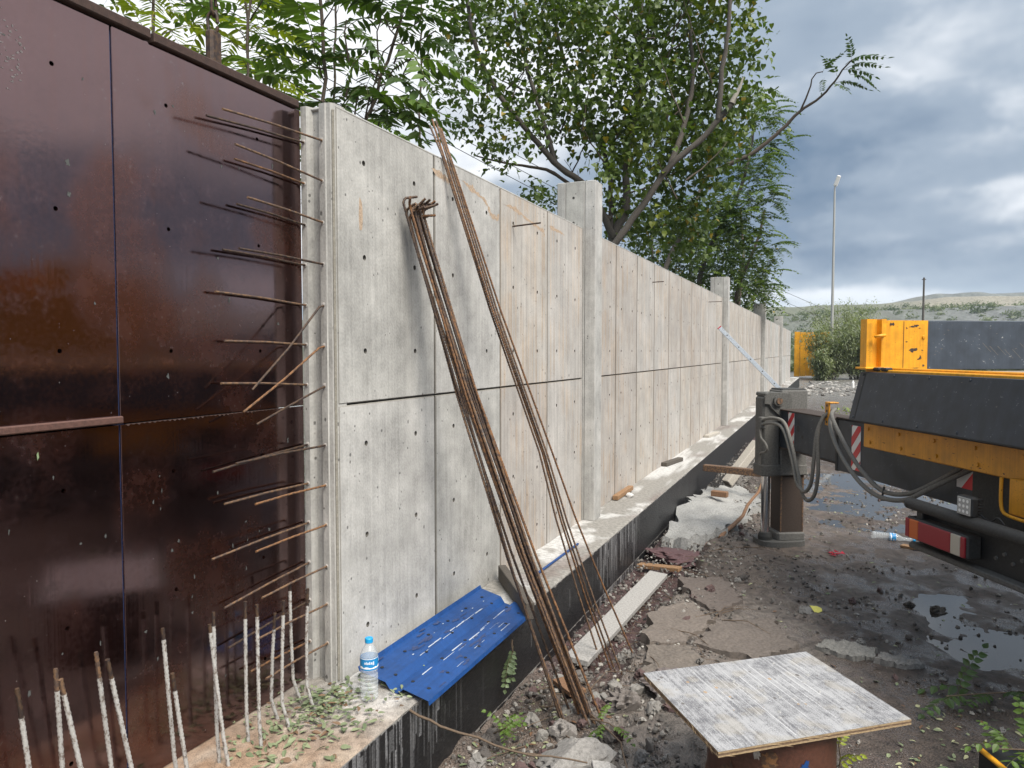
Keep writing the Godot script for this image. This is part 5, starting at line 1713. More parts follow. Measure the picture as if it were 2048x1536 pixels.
	for k in 4:
		g = G.new()
		g.lathe(Transform3D(Basis(Vector3.UP, Vector3.LEFT, Vector3.BACK), V(-0.42, 0.70 + 0.03 * (k % 2), 2.86 + 0.05 * k)), [Vector2(0.011, 0), Vector2(0.009, 0.008), Vector2(0, 0.008)], 6)
		part(t, "bumper_bolt", g, M.grimy)
	var flood := Node3D.new()
	flood.name = "work_lamp"
	t.add_child(flood, true)
	g = G.new()
	g.box(at(-0.478, 0.918, 2.745), V(0.038, 0.096, 0.098), 0.008)
	part(flood, "casing", g, M.black)
	g = G.new()
	g.box(at(-0.499, 0.918, 2.745), V(0.004, 0.082, 0.084), 0.001)
	part(flood, "glass", g, M.lens_grey)
	for a in 3:
		for b in 3:
			g = G.new()
			g.lathe(Transform3D(Basis(Vector3.UP, Vector3.LEFT, Vector3.BACK), V(-0.5005, 0.893 + 0.025 * a, 2.72 + 0.025 * b)), [Vector2(0.009, 0), Vector2(0.006, 0.0015), Vector2(0, 0.001)], 10)
			part(flood, "led", g, M.white_film)
	for k in 6:
		g = G.new()
		g.box(at(-0.448, 0.88 + 0.015 * k, 2.745), V(0.03, 0.004, 0.09), 0.001)
		part(flood, "cooling_fin", g, M.black)
	g = G.new()
	g.box(at(-0.472, 0.868, 2.745), V(0.03, 0.02, 0.045), 0.003)
	part(flood, "bracket", g, M.black)
	part(flood, "cable", bent([V(-0.45, 0.885, 2.79), V(-0.44, 0.865, 2.83), V(-0.455, 0.88, 2.88), V(-0.46, 0.90, 2.91), V(-0.455, 0.872, 2.94)], 0.004), M.black)
	# frame, mudguard and wheels
	g = G.new()
	g.box(at(-0.33, 0.98, 3.08), V(0.03, 0.17, 0.50), 0.006)
	part(t, "yellow_cover", g, M.yellow_dull)
	part(t, "cover_rim", bent([V(-0.352, 1.06, 2.795), V(-0.352, 0.95, 2.795), V(-0.352, 0.90, 2.81), V(-0.352, 0.888, 2.86), V(-0.352, 0.885, 2.95)], 0.008), M.yellow)
	g = G.new()
	g.box(at(0.1, 0.80, 3.25), V(0.06, 0.40, 0.55), 0.006)
	part(t, "mud_flap", g, M.black)
	for z in [2.50, 3.35]:
		g = G.new()
		g.box(at(2.9, 1.22, z), V(6.1, 0.24, 0.09), 0.006)
		part(t, "frame_rail", g, M.black)
	for x in [2.75, 4.0]:
		for z in [1.90, 3.85]:
			var wh := Node3D.new()
			wh.name = "wheel"
			t.add_child(wh, true)
			wh.position = V(x, 0.5, z)
			for d in [-0.16, 0.16]:
				g = G.new()
				g.lathe(Transform3D(Basis(Vector3.RIGHT, Vector3.BACK, Vector3.UP), V(0, 0, d)), [Vector2(0.29, -0.12), Vector2(0.46, -0.14), Vector2(0.495, -0.11), Vector2(0.50, 0.0), Vector2(0.495, 0.11), Vector2(0.46, 0.14), Vector2(0.29, 0.12)], 30)
				part(wh, "tyre", g, M.black)
				g = G.new()
				g.lathe(Transform3D(Basis(Vector3.RIGHT, Vector3.BACK, Vector3.UP), V(0, 0, d)), [Vector2(0.0, -0.03), Vector2(0.2, -0.03), Vector2(0.29, -0.11), Vector2(0.29, 0.11), Vector2(0.2, 0.03), Vector2(0.0, 0.03)], 24)
				part(wh, "rim", g, M.dusty)
	# headboard and crane column at the front of the bed, cab beyond
	g = G.new()
	g.box(at(5.05, 1.95, 2.88), V(0.06, 0.85, 2.45), 0.006)
	part(t, "headboard", g, M.yellow_dull)
	g = G.new()
	g.box(at(5.7, 2.1, 2.88), V(0.6, 1.6, 0.7), 0.03)
	part(t, "crane_column", g, M.yellow)
	g = G.new()
	g.prism(Transform3D(Basis(Vector3.RIGHT, Vector3.UP, Vector3.BACK), V(0, 0, 2.88)), PackedVector2Array([Vector2(6.3, 0.7), Vector2(8.1, 0.7), Vector2(8.1, 1.6), Vector2(7.85, 2.75), Vector2(6.3, 2.8)]), 2.4)
	part(t, "cab", g, M.yellow)
	g = G.new()
	g.box(at(7.2, 2.1, 4.085), V(1.0, 0.75, 0.02), 0.004)
	part(t, "cab_window", g, M.black)

# ------------------------------------------------------------------ poles, wires, chain, yard

func build_yard() -> void:
	var o := thing("lamp_post", "tall slim grey lamp post with a single tilted lamp head rising beyond the bushes", "lamp post", V(0.05, 0, -46.5))
	var g := G.new()
	g.tube([V(0, 0, 0), V(0, 2.4, 0), V(0, 2.42, 0), V(0, 10.9, 0)], [0.10, 0.095, 0.085, 0.05], 12)
	part(o, "pole", g, M.galvanised)
	g = G.new()
	g.tube([V(0, 10.9, 0), V(0.0, 11.1, 0), V(0.05, 11.25, 0.05)], [0.045, 0.04, 0.035], 8)
	part(o, "arm", g, M.galvanised)
	g = G.new()
	g.box(Transform3D(Basis.from_euler(V(0.25, 0.0, -0.35)), V(0.12, 11.5, 0.0)), V(0.22, 0.62, 0.12), 0.03)
	part(o, "lamp_head", g, M.white_film)
	o = thing("wooden_pole", "thin bare wooden pole standing far off before the hills", "pole", V(8.9, 0, -88.0))
	g = G.new()
	g.tube([V(0, 0, 0), V(0, 9.4, 0)], [0.14, 0.09], 10)
	part(o, "shaft", g, M.bark)
	g = G.new()
	g.box(at(0, 9.2, 0), V(0.4, 0.08, 0.08), 0.01)
	part(o, "top_piece", g, M.bark_dark)
	# yellow hoarding behind the bushes at the end of the wall
	o = thing("yellow_hoarding", "yellow corrugated hoarding standing beyond the end of the wall behind the bushes", "hoarding", V(-2.05, 0, -48.0), 4)
	for k in 6:
		g = G.new()
		g.box(at(0.16 + k * 0.33, 1.45, 0.03 * (k % 2)), V(0.325, 2.75 - 0.12 * fposmod(k * 0.43, 1.0), 0.04), 0.01)
		part(o, "hoarding_panel", g, M.yellow)
	# overhead wires behind the trees
	for w in [[V(-30.0, 18.6, 8.0), V(-15.7, 10.84, -15.4), V(-0.5, 3.4, -62.0), "lowest"], [V(-31.0, 19.6, 8.0), V(-15.1, 11.3, -15.7), V(0.2, 4.6, -62.0), "topmost"], [V(-30.5, 19.1, 8.0), V(-15.4, 11.05, -15.5), V(-0.1, 4.0, -62.0), "middle"]]:
		g = G.new()
		var pts := []
		for k in 25:
			var q := k / 24.0
			var p: Vector3 = w[0].lerp(w[1], q * 2.0) if q < 0.5 else w[1].lerp(w[2], q * 2.0 - 1.0)
			pts.append(p - V(0, 0.5 * sin(PI * clampf(q * 2.0 - 1.0, 0, 1)), 0))
		g.tube(pts, [0.014], 5)
		solo("overhead_wire", g, M.wire, "overhead wire passing behind the trees, %s of the three" % w[3], "wire")
	# lifting chain at the formwork
	o = thing("lifting_chain", "rusty lifting chain hanging down to the top of the formwork", "chain", V(-1.93, 2.60, -1.885))
	for k in 16:
		g = G.new()
		var pts := []
		for q in 13:
			var a := TAU * q / 12.0
			pts.append(V(0.017 * cos(a), 0.026 * sin(a), 0) + V(0, 0.012 * signf(sin(a)), 0))
		g.tube(pts, [0.0058], 7, false)
		var ln := part(o, "chain_link", g, M.rust_dark)
		ln.position = V(0.003 * sin(k * 2.1), 0.155 + k * 0.062, 0.002 * cos(k * 1.7))
		ln.rotation_degrees = V(0, 90.0 * (k % 2) + 20.0, 4.0 * sin(k * 1.3))
	g = G.new()
	g.box(at(0, 0.055, 0), V(0.035, 0.15, 0.05), 0.008)
	part(o, "clamp_hook", g, M.rust_dark)

# ------------------------------------------------------------------ trees and leaves

const LEAVES := {"leaf_bright": Color(0.27, 0.32, 0.03), "leaf_mid": Color(0.10, 0.165, 0.03), "leaf_dark": Color(0.05, 0.09, 0.022), "leaf_pale": Color(0.19, 0.25, 0.13)}

func limb(parent: Node3D, called: String, pts: Array, r0: float, r1: float, m: Material) -> void:
	var cv := Curve3D.new()
	for k in pts.size():
		var t: Vector3 = (pts[mini(k + 1, pts.size() - 1)] - pts[maxi(k - 1, 0)]) / 6.0
		cv.add_point(pts[k], -t, t)
	var n := maxi(3, int(cv.get_baked_length() / 0.14))
	var ps := []
	var rs := []
	for k in n + 1:
		var q := float(k) / n
		ps.append(cv.sample_baked(cv.get_baked_length() * q, true) + V(hn.get_noise_2d(k * 13.0, r0 * 900.0), 0, hn.get_noise_2d(k * 13.0, 50.0 + r0 * 900.0)) * 0.03)
		rs.append(lerpf(r0, r1, q) * (1.0 + 0.10 * hn.get_noise_2d(k * 40.0, 10.0)))
	var g := G.new()
	g.tube(ps, rs, 9)
	part(parent, called, g, m)

func broad_leaf() -> ArrayMesh:     # heart-shaped, folded along its rib, about one unit long
	var g := G.new()
	var rim := [Vector2(0.0, 0.0), Vector2(0.30, -0.06), Vector2(0.46, 0.14), Vector2(0.34, 0.48), Vector2(0.13, 0.78), Vector2(0.0, 1.0)]
	for s in [-1.0, 1.0]:
		for k in rim.size() - 1:
			var p := func(v: Vector2) -> Vector3: return V(v.x * s, 0.16 * v.x + 0.10 * sin(v.y * 3.0), -v.y)
			g.flat(p.call(Vector2(0, 0.35)), p.call(rim[k]), p.call(rim[k + 1]), Vector3.UP)
	return g.done()

func slim_leaf(w := 0.2) -> ArrayMesh:
	var g := G.new()
	var rim := [Vector2(0.0, 0.0), Vector2(w * 0.9, 0.22), Vector2(w, 0.45), Vector2(w * 0.55, 0.78), Vector2(0.0, 1.0)]
	for s in [-1.0, 1.0]:
		for k in rim.size() - 1:
			var p := func(v: Vector2) -> Vector3: return V(v.x * s, 0.25 * v.x - 0.16 * v.y * v.y, -v.y)
			g.flat(p.call(Vector2(0, 0.4)), p.call(rim[k]), p.call(rim[k + 1]), Vector3.UP)
	return g.done()

func frond_mesh(pairs: int, leaflet: float, width: float, droop: float, seed_: int, tint := Color(1, 1, 1)) -> ArrayMesh:   # feathered leaf along -z, one unit long
	var r := RandomNumberGenerator.new()
	r.seed = seed_
	var g := G.new()
	var spine := func(t: float) -> Vector3: return V(0.03 * sin(t * 3.0 + seed_), 0.06 * sin(t * PI) - droop * t * t, -t)
	var pts := []
	for k in 9:
		pts.append(spine.call(k / 8.0))
	g.col = tint * Color(1.3, 0.85, 0.8)
	g.tube(pts, [0.007, 0.006, 0.006, 0.005, 0.005, 0.004, 0.004, 0.003, 0.002], 4)
	for k in pairs * 2 + 1:
		var tip := k == pairs * 2
		var s := -1.0 if k % 2 == 0 else 1.0
		var t := 1.0 if tip else 0.20 + 0.78 * float(k / 2) / pairs + r.randf_range(-0.015, 0.015)
		var base: Vector3 = spine.call(t)
		var out := V(s, r.randf_range(-0.55, 0.05), r.randf_range(-0.55, -0.2)).normalized()
		if tip:
			out = V(0.1, -0.3, -1).normalized()
		var l := leaflet * r.randf_range(0.82, 1.12) * (1.0 - 0.35 * maxf(0.0, t - 0.7) / 0.3)
		g.col = tint * r.randf_range(0.8, 1.25)
		if r.randf() < 0.05:
			continue
		var across := out.cross(V(r.randf_range(-0.25, 0.25), 1, r.randf_range(-0.25, 0.25))).normalized()
		var nn := across.cross(out)
		if nn.y < 0:
			nn = -nn
		for e in [-1.0, 1.0]:
			var p := [base, base + out * l * 0.22 + across * width * e * 0.9, base + out * l * 0.5 + across * width * e - V(0, l * 0.05, 0), base + out * l * 0.8 + across * width * e * 0.45 - V(0, l * 0.13, 0), base + out * l - V(0, l * 0.22, 0)]
			var mid := base + out * l * 0.45 - nn * width * 0.3 - V(0, l * 0.04, 0)
			for q in 4:
				g.flat(mid, p[q], p[q + 1], nn)
	return g.done()

func clumps(list: Array, density: float, size: Array, cols: Array, per_twig: int, hang := 0.5, spread := 0.16) -> Array:
	var places := []
	var tint := []
	for c in list:
		var n := int(density * c[3] * c[3])
		for k in n:
			var d := V(rng.randfn(0, 0.5), rng.randfn(0, 0.5), rng.randfn(0, 0.55))
			if d.length() > 1.15:
				d = d.normalized() * rng.randf_range(0.6, 1.15)
			var at_: Vector3 = V(c[0], c[1], c[2]) + d * c[3]
			var tone := rng.randf()
			for q in per_twig:
				var s := rng.randf_range(size[0], size[1])
				var b := Basis(Vector3.UP, rng.randf() * TAU) * Basis(Vector3.RIGHT, -hang + rng.randfn(0, 0.6)) * Basis(Vector3.BACK, rng.randfn(0, 0.5))
				places.append(Transform3D(b.scaled(V(s, s, s)), at_ + V(rng.randfn(0, spread), rng.randfn(0, spread), rng.randfn(0, spread))))
				var col: Color = cols[0].lerp(cols[1], clampf(tone * 0.6 + rng.randf() * 0.5, 0, 1))
				if rng.randf() < 0.025:
					col = Color(0.30, 0.22, 0.03)
				tint.append(col)
	return [places, tint]

func rel(base: Vector3, pts: Array) -> Array:
	var out := []
	for p in pts:
		out.append(p - base)
	return out

func build_trees() -> void:
	rng.seed = 101
	var broad := broad_leaf()
	var green := [Color(0.045, 0.085, 0.02), Color(0.125, 0.175, 0.030)]
	var bright := [Color(0.11, 0.16, 0.025), Color(0.20, 0.22, 0.03)]
	var o := thing("poplar_tree", "large many-stemmed tree with round dark leaves rising behind the wall", "tree", V(-3.6, 0, -12.0))
	var base := o.position
	limb(o, "trunk", rel(base, [V(-3.6, -0.1, -12.0), V(-3.56, 1.5, -12.1), V(-3.54, 2.87, -12.17), V(-3.43, 3.73, -12.26), V(-3.27, 4.10, -12.35), V(-3.28, 5.04, -12.40), V(-3.12, 5.93, -12.51), V(-3.11, 7.01, -12.57), V(-3.16, 9.0, -12.60)]), 0.10, 0.035, M.bark)
	limb(o, "limb", rel(base, [V(-3.45, 3.6, -12.2), V(-3.79, 4.38, -11.92), V(-4.25, 4.77, -11.52), V(-4.89, 5.61, -11.06), V(-5.20, 6.20, -10.74), V(-5.33, 6.89, -10.49), V(-5.4, 8.2, -10.2)]), 0.062, 0.022, M.bark)
	limb(o, "limb", rel(base, [V(-4.25, 4.77, -11.52), V(-4.45, 5.4, -11.5), V(-4.7, 6.3, -11.4), V(-4.95, 7.6, -11.2)]), 0.045, 0.02, M.bark)
	limb(o, "limb", rel(base, [V(-3.5, 3.9, -12.2), V(-4.41, 4.70, -11.97), V(-4.78, 4.85, -11.90), V(-5.30, 4.95, -11.76), V(-5.81, 5.10, -11.62)]), 0.045, 0.012, M.bark_dark)
	limb(o, "limb", rel(base, [V(-3.5, 3.4, -12.2), V(-3.62, 4.89, -12.38), V(-4.12, 6.06, -12.35), V(-4.50, 7.08, -12.37), V(-4.81, 9.0, -12.43)]), 0.048, 0.018, M.bark)
	limb(o, "limb", rel(base, [V(-3.62, 2.4, -11.6), V(-3.43, 3.13, -11.47), V(-3.25, 3.34, -11.45), V(-2.78, 4.01, -11.58), V(-2.38, 4.59, -11.67), V(-1.94, 4.96, -11.78), V(-1.64, 5.28, -11.81), V(-1.42, 5.56, -11.82)]), 0.064, 0.042, M.bark)
	limb(o, "limb", rel(base, [V(-1.66, 5.26, -11.81), V(-1.62, 6.01, -11.75), V(-1.52, 6.63, -11.71), V(-1.40, 8.0, -11.69)]), 0.045, 0.02, M.bark)
	limb(o, "limb", rel(base, [V(-2.40, 4.58, -11.7), V(-2.27, 5.24, -12.08), V(-2.18, 6.21, -12.39), V(-2.35, 8.0, -12.59)]), 0.05, 0.02, M.bark)
	limb(o, "split_stub", rel(base, [V(-1.48, 5.48, -11.82), V(-1.36, 5.70, -11.83), V(-1.30, 5.86, -11.83)]), 0.05, 0.008, M.wood_pale)
	for k in 46:      # thin twigs through the crown
		var a := V(rng.randf_range(-5.2, -1.6), rng.randf_range(4.0, 8.0), rng.randf_range(-12.8, -11.2))
		var d := V(rng.randf_range(-0.7, 0.7), rng.randf_range(0.1, 1.0), rng.randf_range(-0.4, 0.4))
		limb(o, "twig", rel(base, [a, a + d * 0.6, a + d * 1.1 + V(0, 0.1, 0)]), 0.014, 0.004, M.bark_dark)
	var list := [[-5.03, 6.9, -11.0, 0.73], [-4.49, 7.2, -11.8, 0.77], [-3.61, 7.0, -11.9, 0.92], [-2.79, 7.2, -12.7, 0.95], [-1.93, 7.2, -13.1, 0.78], [-1.34, 6.6, -12.25, 0.4], [-5.14, 6.0, -10.5, 0.47], [-4.99, 6.4, -12.2, 0.76], [-3.83, 5.85, -11.5, 0.65], [-3.0, 6.0, -11.8, 0.82], [-2.43, 6.5, -13.6, 0.82], [-1.64, 6.15, -12.9, 0.59], [-5.58, 5.6, -11.15, 0.38]]
	var list2 := [[-4.64, 5.2, -10.9, 0.50], [-5.3, 5.0, -11.55, 0.30], [-4.42, 5.6, -12.4, 0.50], [-3.51, 5.3, -12.1, 0.6], [-2.97, 5.45, -12.8, 0.7], [-2.15, 5.5, -13.0, 0.7], [-1.49, 5.15, -12.1, 0.45], [-4.78, 4.33, -11.7, 0.24], [-4.24, 4.0, -11.3, 0.2], [-3.1, 4.45, -11.3, 0.4], [-2.85, 4.8, -13.1, 0.55], [-2.08, 4.7, -12.6, 0.5], [-6.1, 6.1, -11.2, 0.3]]
	var list3 := [[-5.4, 8.0, -11.2, 0.8], [-4.35, 8.6, -12.7, 1.1], [-3.1, 8.7, -13.2, 1.1], [-1.9, 8.0, -12.2, 0.85], [-5.7, 7.2, -10.8, 0.45], [-3.4, 6.7, -12.6, 0.6], [-2.6, 5.7, -13.3, 0.55], [-4.4, 7.7, -12.6, 0.65], [-1.32, 7.5, -12.4, 0.4], [-6.0, 5.5, -11.4, 0.2]]
	var list4 := [[-3.3, 4.2, -12.6, 0.45], [-2.7, 4.0, -12.9, 0.5], [-2.2, 4.2, -13.0, 0.5], [-1.9, 4.9, -13.2, 0.5], [-1.6, 5.6, -13.2, 0.4], [-3.0, 3.6, -12.5, 0.4], [-2.3, 3.5, -13.4, 0.45], [-3.7, 4.6, -12.8, 0.35], [-3.3, 5.0, -11.6, 0.4], [-2.5, 5.2, -11.3, 0.4]]
	var all := clumps(list + list2 + list3 + list4, 112.0, [0.07, 0.125], green, 8, 0.75, 0.14)
	var inner := o.position
	var moved := []
	for p in all[0]:
		moved.append(Transform3D(p.basis, p.origin - inner))
	scatter(o, "crown", broad, M.leaf, moved, all[1])
	all = clumps([[-2.83, 5.3, -11.6, 0.41], [-2.67, 4.67, -11.6, 0.37], [-3.05, 4.9, -11.5, 0.28], [-3.19, 4.27, -11.4, 0.24], [-1.45, 6.87, -12.1, 0.37], [-1.75, 7.2, -12.0, 0.41], [-2.5, 3.94, -11.6, 0.22], [-3.57, 4.67, -11.3, 0.2]], 45.0, [0.085, 0.125], bright, 5, 0.8, 0.11)
	moved = []
	for p in all[0]:
		moved.append(Transform3D(p.basis, p.origin - inner))
	scatter(o, "yellowing_leaves", broad, M.leaf, moved, all[1])
	# feathery-leaved tree farther right, with one long bare branch reaching out
	var fr := [frond_mesh(9, 0.22, 0.040, 0.30, 1), frond_mesh(11, 0.19, 0.036, 0.45, 2), frond_mesh(8, 0.24, 0.042, 0.18, 3), frond_mesh(10, 0.21, 0.038, 0.6, 4)]
	var kinds := {}
	for l in LEAVES:
		kinds[l] = [frond_mesh(8, 0.25, 0.046, 0.30, 1, LEAVES[l]), frond_mesh(9, 0.23, 0.042, 0.45, 2, LEAVES[l]), frond_mesh(7, 0.26, 0.048, 0.18, 3, LEAVES[l]), frond_mesh(9, 0.24, 0.044, 0.6, 4, LEAVES[l])]
	o = thing("ailanthus_tree", "feathery-leaved tree behind the second pillar with one long branch reaching out to the right", "tree", V(-4.2, 0, -19.4))
	base = o.position
	limb(o, "trunk", rel(base, [V(-4.25, -0.1, -19.0), V(-4.12, 3.12, -19.04), V(-3.96, 3.97, -19.15), V(-3.65, 4.69, -19.32), V(-3.34, 5.47, -19.50), V(-2.98, 6.32, -19.6)]), 0.09, 0.05, M.bark)
	limb(o, "limb", rel(base, [V(-3.0, 6.24, -19.55), V(-2.39, 6.47, -19.50), V(-1.86, 6.68, -19.50), V(-1.26, 7.14, -19.54), V(-0.79, 7.57, -19.52), V(-0.35, 7.82, -19.48), V(-0.10, 8.03, -19.35), V(0.14, 8.32, -19.22), V(0.34, 8.47, -19.07)]), 0.07, 0.016, M.bark_dark)
	limb(o, "limb", rel(base, [V(-0.79, 7.55, -19.5), V(-0.61, 7.97, -19.35), V(-0.49, 8.32, -19.25), V(-0.30, 8.34, -19.2)]), 0.025, 0.012, M.bark_dark)
	limb(o, "limb", rel(base, [V(-3.6, -0.1, -19.9), V(-3.31, 3.15, -19.94), V(-3.14, 4.10, -20.06), V(-2.90, 4.70, -20.20), V(-2.65, 5.25, -20.33), V(-2.31, 5.98, -20.52), V(-2.08, 7.05, -20.67), V(-1.98, 8.13, -20.77)]), 0.10, 0.03, M.bark)
	limb(o, "limb", rel(base, [V(-2.6, -0.1, -20.8), V(-2.44, 2.92, -20.86), V(-2.20, 3.88, -21.01), V(-1.90, 4.71, -21.18), V(-1.73, 5.54, -21.30)]), 0.08, 0.03, M.bark_dark)
	rng.seed = 55
	for f in [[0.19, 8.43, -19.22, 0.96, 8.81, -19.45], [0.21, 8.33, -19.23, 0.94, 8.58, -19.44], [0.30, 8.19, -19.26, 0.92, 7.97, -19.21], [0.14, 8.31, -19.19, 0.84, 8.15, -19.37], [0.34, 8.5, -19.2, 0.30, 9.0, -19.12], [-0.04, 8.05, -19.3, 0.68, 8.04, -19.31], [0.03, 8.19, -19.25, -0.25, 8.59, -18.93], [-0.24, 8.19, -19.2, -0.34, 7.86, -18.97], [-0.30, 8.3, -19.2, -0.01, 8.75, -19.07], [-0.1, 8.05, -19.3, 0.30, 7.75, -18.98]]:
		var a := V(f[0], f[1], f[2])
		var b := V(f[3], f[4], f[5])
		var p := part(o, "frond", kinds.leaf_dark[rng.randi_range(0, 2)], M.leaf)
		p.transform = Transform3D(Basis.looking_at((b - a).normalized() + V(0, 0.12, 0), Vector3.UP).scaled(Vector3.ONE * a.distance_to(b)), a - base)
	var places := []
	var tint := []
	for c in [[-2.37, 6.7, -21.0, 0.76], [-1.65, 6.5, -20.2, 0.55], [-1.65, 7.9, -20.6, 0.45], [-1.96, 5.4, -19.7, 0.7], [-2.72, 5.3, -19.8, 0.7], [-3.4, 5.2, -19.2, 0.6], [-1.5, 5.6, -20.0, 0.36], [-2.0, 4.6, -20.2, 0.7], [-2.97, 4.3, -19.8, 0.66], [-4.0, 4.7, -20.0, 0.66], [-1.55, 4.35, -20.6, 0.36], [-1.87, 3.6, -21.0, 0.6], [-2.54, 3.6, -20.5, 0.54], [-3.46, 3.7, -20.4, 0.48], [-1.6, 3.2, -20.5, 0.32], [-1.9, 8.7, -21.3, 0.34], [-1.56, 7.3, -21.2, 0.38], [-2.4, 5.0, -20.0, 0.66], [-2.9, 7.6, -21.0, 0.7]]:
		for k in int(72.0 * c[3]):
			var a := rng.randf() * TAU
			var out := V(cos(a), rng.randf_range(-0.35, 0.5), sin(a)).normalized()
			var p: Vector3 = V(c[0], c[1], c[2]) + V(rng.randfn(0, 0.4), rng.randfn(0, 0.42), rng.randfn(0, 0.4)) * c[3]
			places.append(Transform3D(Basis.looking_at(out, Vector3.UP).scaled(Vector3.ONE * rng.randf_range(0.42, 0.68)), p - base))
			tint.append(green[0].lerp(green[1], rng.randf()) * 1.35)
	scatter(o, "crown", fr[1], M.leaf, places, tint)
	# darker growth farther back
	o = thing("far_tree", "dense darker trees standing farther back between the two large trees", "tree", V(-5.0, 0, -24.0))
	base = o.position
	for x in [V(-5.8, 0, -24.3), V(-4.4, 0, -23.6), V(-3.0, 0, -25.2)]:
		limb(o, "trunk", rel(base, [x, x + V(0.1, 2.5, 0), x + V(0.3, 4.5, 0.2), x + V(0.2, 6.4, 0)]), 0.09, 0.03, M.bark_dark)
	all = clumps([[-6.38, 5.97, -24.6, 0.86], [-4.85, 5.77, -23.05, 0.95], [-4.25, 5.87, -26.0, 1.05], [-5.75, 4.7, -24.2, 0.84], [-4.3, 4.4, -23.5, 0.96], [-3.02, 4.44, -23.1, 0.92], [-3.46, 5.7, -26.5, 0.88], [-2.69, 4.55, -27.3, 0.9], [-6.1, 4.5, -22.0, 0.5], [-5.15, 3.9, -25.4, 0.9], [-3.5, 3.4, -24.4, 0.85], [-8.1, 6.35, -21.4, 0.45], [-8.9, 6.4, -21.7, 0.4], [-4.2, 3.2, -25.0, 0.9], [-2.7, 3.5, -27.5, 0.9]], 120.0, [0.07, 0.13], [Color(0.028, 0.05, 0.018), Color(0.06, 0.095, 0.03)], 7, 0.6, 0.18)
	moved = []
	for p in all[0]:
		moved.append(Transform3D(p.basis, p.origin - base))
	scatter(o, "crown", broad, M.leaf, moved, all[1])
	# saplings close behind the wall and the formwork
	var stems := [
		["sapling", "slender sapling with large feathery leaves just behind the wall's near corner", [V(-3.2, 0, -4.0), V(-3.17, 2.9, -4.03), V(-3.17, 3.34, -4.05), V(-3.18, 3.61, -4.06), V(-3.19, 4.0, -4.07), V(-3.22, 4.9, -4.07)], 0.021, 22, 0.50, "leaf_mid"],
		["sapling", "leaning sapling with drooping feathery leaves behind the wall, left of the thin bars", [V(-3.15, 0, -4.3), V(-3.12, 2.9, -4.36), V(-3.07, 3.31, -4.42), V(-3.02, 3.48, -4.45), V(-2.97, 3.66, -4.48), V(-2.90, 3.88, -4.52), V(-2.80, 4.7, -4.6)], 0.020, 24, 0.52, "leaf_dark"],
		["sapling", "thin sapling behind the formwork left of the wall's corner", [V(-3.45, 0, -3.6), V(-3.43, 3.0, -3.6), V(-3.43, 3.49, -3.62), V(-3.41, 3.81, -3.64), V(-3.40, 4.6, -3.66)], 0.015, 22, 0.42, "leaf_mid"],
		["sapling", "bright yellow-green sapling behind the formwork, leftmost in view", [V(-5.62, 0, -4.7), V(-5.64, 3.4, -4.77), V(-5.62, 4.5, -4.79), V(-5.61, 5.4, -4.82)], 0.025, 46, 0.50, "leaf_bright"],
		["sapling", "light green sapling behind the formwork beside the chain", [V(-4.7, 0, -5.0), V(-4.72, 3.2, -5.0), V(-4.74, 4.3, -5.02), V(-4.76, 5.4, -5.0)], 0.022, 46, 0.50, "leaf_bright"],
		["sapling", "green sapling far behind the formwork, between chain and wall corner", [V(-4.9, 0, -6.4), V(-4.92, 3.0, -6.4), V(-4.9, 4.6, -6.45), V(-4.9, 6.0, -6.5)], 0.022, 34, 0.56, "leaf_mid"],
		["sapling", "sapling half hidden under the poplar's left limb", [V(-5.0, 0, -8.2), V(-4.95, 3.0, -8.2), V(-4.9, 4.6, -8.2), V(-4.85, 6.3, -8.2)], 0.022, 24, 0.56, "leaf_dark"],
		["sapling", "small bright sapling peeping over the wall right of the first pillar", [V(-3.0, 0, -9.0), V(-2.95, 2.0, -9.0), V(-2.9, 2.9, -9.05)], 0.018, 9, 0.5, "leaf_bright"]]
	rng.seed = 77
	var saplings: Array[Node3D] = []
	for s in stems:
		o = thing(s[0], s[1], "tree", s[2][0])
		saplings.append(o)
		base = o.position
		limb(o, "trunk", rel(base, s[2]), s[3], s[3] * 0.45, M.bark_dark)
		var cv := Curve3D.new()
		for p in s[2]:
			cv.add_point(p)
		var len_ := cv.get_baked_length()
		for k in s[4]:
			var q: float = lerpf(3.25 if s[2][-1].y > 3.5 else 1.9, len_, float(k) / s[4])
			var a := cv.sample_baked(q)
			var ang: float = k * 2.4 + rng.randf_range(-0.4, 0.4)
			var out := V(cos(ang), rng.randf_range(0.15, 0.65), sin(ang)).normalized()
			var l: float = s[5] * rng.randf_range(0.75, 1.2)
			var st := a + out * 0.02
			if rng.randf() < 0.4:
				var far := a + out * 0.22
				limb(o, "twig", rel(base, [a, a + out * 0.12, far]), 0.006, 0.003, M.bark_dark)
				st = far
			var p := part(o, "frond", kinds[s[6] if rng.randf() < 0.85 else "leaf_dark"][rng.randi_range(0, 3)], M.leaf)
			p.transform = Transform3D(Basis.looking_at(out + V(0, -0.15, 0), Vector3.UP).scaled(Vector3.ONE * l), st - base)
	# the big drooping fronds beside the second sapling
	var host := saplings[1]
